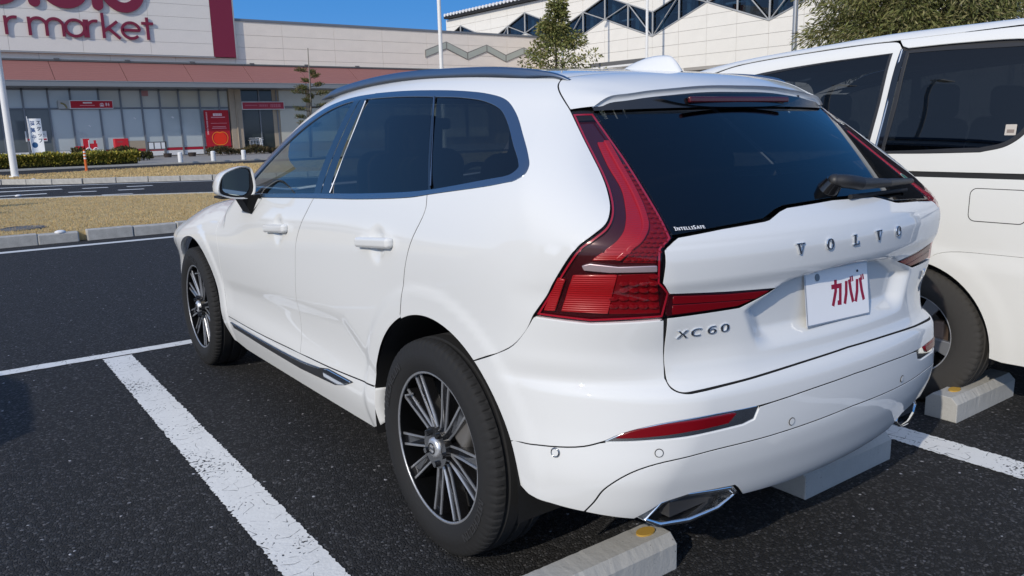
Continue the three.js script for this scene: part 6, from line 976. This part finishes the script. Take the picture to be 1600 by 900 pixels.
  for (const [cz, cy, r] of VARCH) both2('wheel_housing', merge([new THREE.CylinderGeometry(r + .012, r + .012, .34, 32, 1, true, -.05 * Math.PI, Math.PI * 1.1).rotateZ(Math.PI / 2).translate(-.70, cy, cz), new THREE.CircleGeometry(r + .012, 32, -.05 * Math.PI, Math.PI * 1.1).rotateY(-Math.PI / 2).translate(-.53, cy, cz)]), new THREE.MeshStandardMaterial({ color: 0x0b0b0c, roughness: .95, side: THREE.DoubleSide }));
  for (const [z, n] of [[-.1, 2], [-1.2, 2]]) for (const x of [-.4, .4]) { const s = mesh('seat', merge([new RoundedBoxGeometry(.56, .16, .5, 3, .06).translate(x, .75, z - .2), new RoundedBoxGeometry(.54, .66, .15, 3, .06).rotateX(.18).translate(x, 1.08, z + .08)]), M.seat, van); mesh('headrest', new RoundedBoxGeometry(.28, .18, .1, 3, .04).translate(x, 1.49, z + .15), M.seat, s); }
  // wheels
  const w = new THREE.Group(); w.name = 'wheel'; mesh('tyre', tyreGeo(.345, .205, .205, 64), new THREE.MeshStandardMaterial({ color: new THREE.Color().setRGB(.040, .038, .036), roughness: .85, bumpMap: M.rubber.bumpMap, bumpScale: .0008 }), w);
  mesh('rim_lip', new THREE.TorusGeometry(.203, .005, 8, 64).rotateY(Math.PI / 2).translate(-.083, 0, 0), M.alu, w); mesh('rim_barrel', new THREE.CylinderGeometry(.198, .196, .17, 48, 1, true).rotateZ(Math.PI / 2), new THREE.MeshStandardMaterial({ color: 0x4a4b4d, roughness: .45, metalness: .5, side: THREE.DoubleSide }), w); mesh('rim_back', new THREE.CircleGeometry(.197, 40).rotateY(-Math.PI / 2).translate(.03, 0, 0), M.black, w); mesh('brake_disc', new THREE.CylinderGeometry(.135, .135, .025, 40).rotateZ(Math.PI / 2), M.rotor, w); mesh('brake_caliper', new RoundedBoxGeometry(.06, .12, .06, 2, .015).translate(-.02, .02, .12), std([.30, .22, .18], .6, .3), w);
  const sp = poly([[-.02, .03], [.02, .03], [.024, .10], [.038, .202], [-.038, .202], [-.024, .10]], .02, .004).rotateY(-Math.PI / 2).translate(-.062, 0, 0); for (let k = 0; k < 5; k++) mesh('spoke', sp, std([.42, .43, .45], .35, .7), w, null, [k * 2 * Math.PI / 5 + .55, 0, 0]); mesh('hub_cap', new THREE.CylinderGeometry(.032, .045, .03, 24).rotateZ(Math.PI / 2).translate(-.08, 0, 0), M.alu, w);
  [[-.765, .215, 0], [-.765, -2.55, 0], [.765, .215, Math.PI], [.765, -2.55, Math.PI]].forEach(([x, z, t], i) => { const q = i ? w.clone() : w; q.position.set(x, .345, z); q.rotation.y = t; van.add(q); });
}
// a dark hatchback two bays to the left, outside the view: its shadow falls in at the left edge
{
  const t = thing('parked_hatchback', 'dark grey hatchback two bays to the left, whose shadow reaches the left edge', 'car', [-4.95, 0, -2.3]), sec = [[-2.0, .35, .70, .80, .55], [-1.7, .28, .84, .86, .62], [-1.0, .25, .96, .88, .66], [-.45, .25, 1.42, .88, .58], [.2, .25, 1.52, .88, .60], [.9, .25, 1.50, .88, .60], [1.35, .28, 1.30, .87, .60], [1.55, .35, .95, .84, .66], [1.62, .40, .80, .78, .60]];
  const prof = (z, b, h, w, wr) => { const o = []; for (const [x, y] of [[.96, 0], [1, .25], [1, .5]]) o.push([w * x, b + (Math.min(h, .95) - b) * y * 1.0]); const sh = Math.min(h - .04, .92); o.push([w * .985, sh]); o.push([wr + (w - wr) * .25, sh + (h - sh) * .7]); o.push([wr, h - .03]); o.push([wr * .5, h]); return [...o.map(p => [p[0], p[1], z]), ...o.slice().reverse().map(p => [-p[0], p[1], z])]; };
  const rs = sec.map(s => prof(...s)), ps = [], id = [], n = rs[0].length; rs.forEach(r => r.forEach(p => ps.push(...p))); for (let k = 0; k + 1 < rs.length; k++) for (let i = 0; i < n; i++) { const a = k * n + i, b = k * n + (i + 1) % n; id.push(a, b, a + n, b, b + n, a + n); } for (let i = 1; i + 1 < n; i++) { id.push(0, i + 1, i); const o = (rs.length - 1) * n; id.push(o, o + i, o + i + 1); }
  const g = new THREE.BufferGeometry(); g.setAttribute('position', new THREE.Float32BufferAttribute(ps, 3)); g.setIndex(id); mesh('body', toCreasedNormals(g, .9), phy([.03, .032, .035], .3, { clearcoat: 1 }), t);
  const ty = tyreGeo(.30, .185, .20, 40); for (const [x, z] of [[-.78, -1.25], [.78, -1.25], [-.78, 1.0], [.78, 1.0]]) { const w = mesh('wheel', ty, M.rubber, t, [x, .30, z]); mesh('hub_cap', new THREE.CylinderGeometry(.19, .19, .02, 24).rotateZ(Math.PI / 2).translate(x < 0 ? -.09 : .09, 0, 0), M.alu, w); }
  for (const s of [-1, 1]) mesh('side_window', poly([[-.35, .95], [1.2, .95], [1.0, 1.36], [.0, 1.38]], .01).rotateY(Math.PI / 2).scale(1, 1, -1).translate(s * .76 - .005, 0, 0), M.glossBlack, t, null, null);
}
renderer.render(scene, camera);
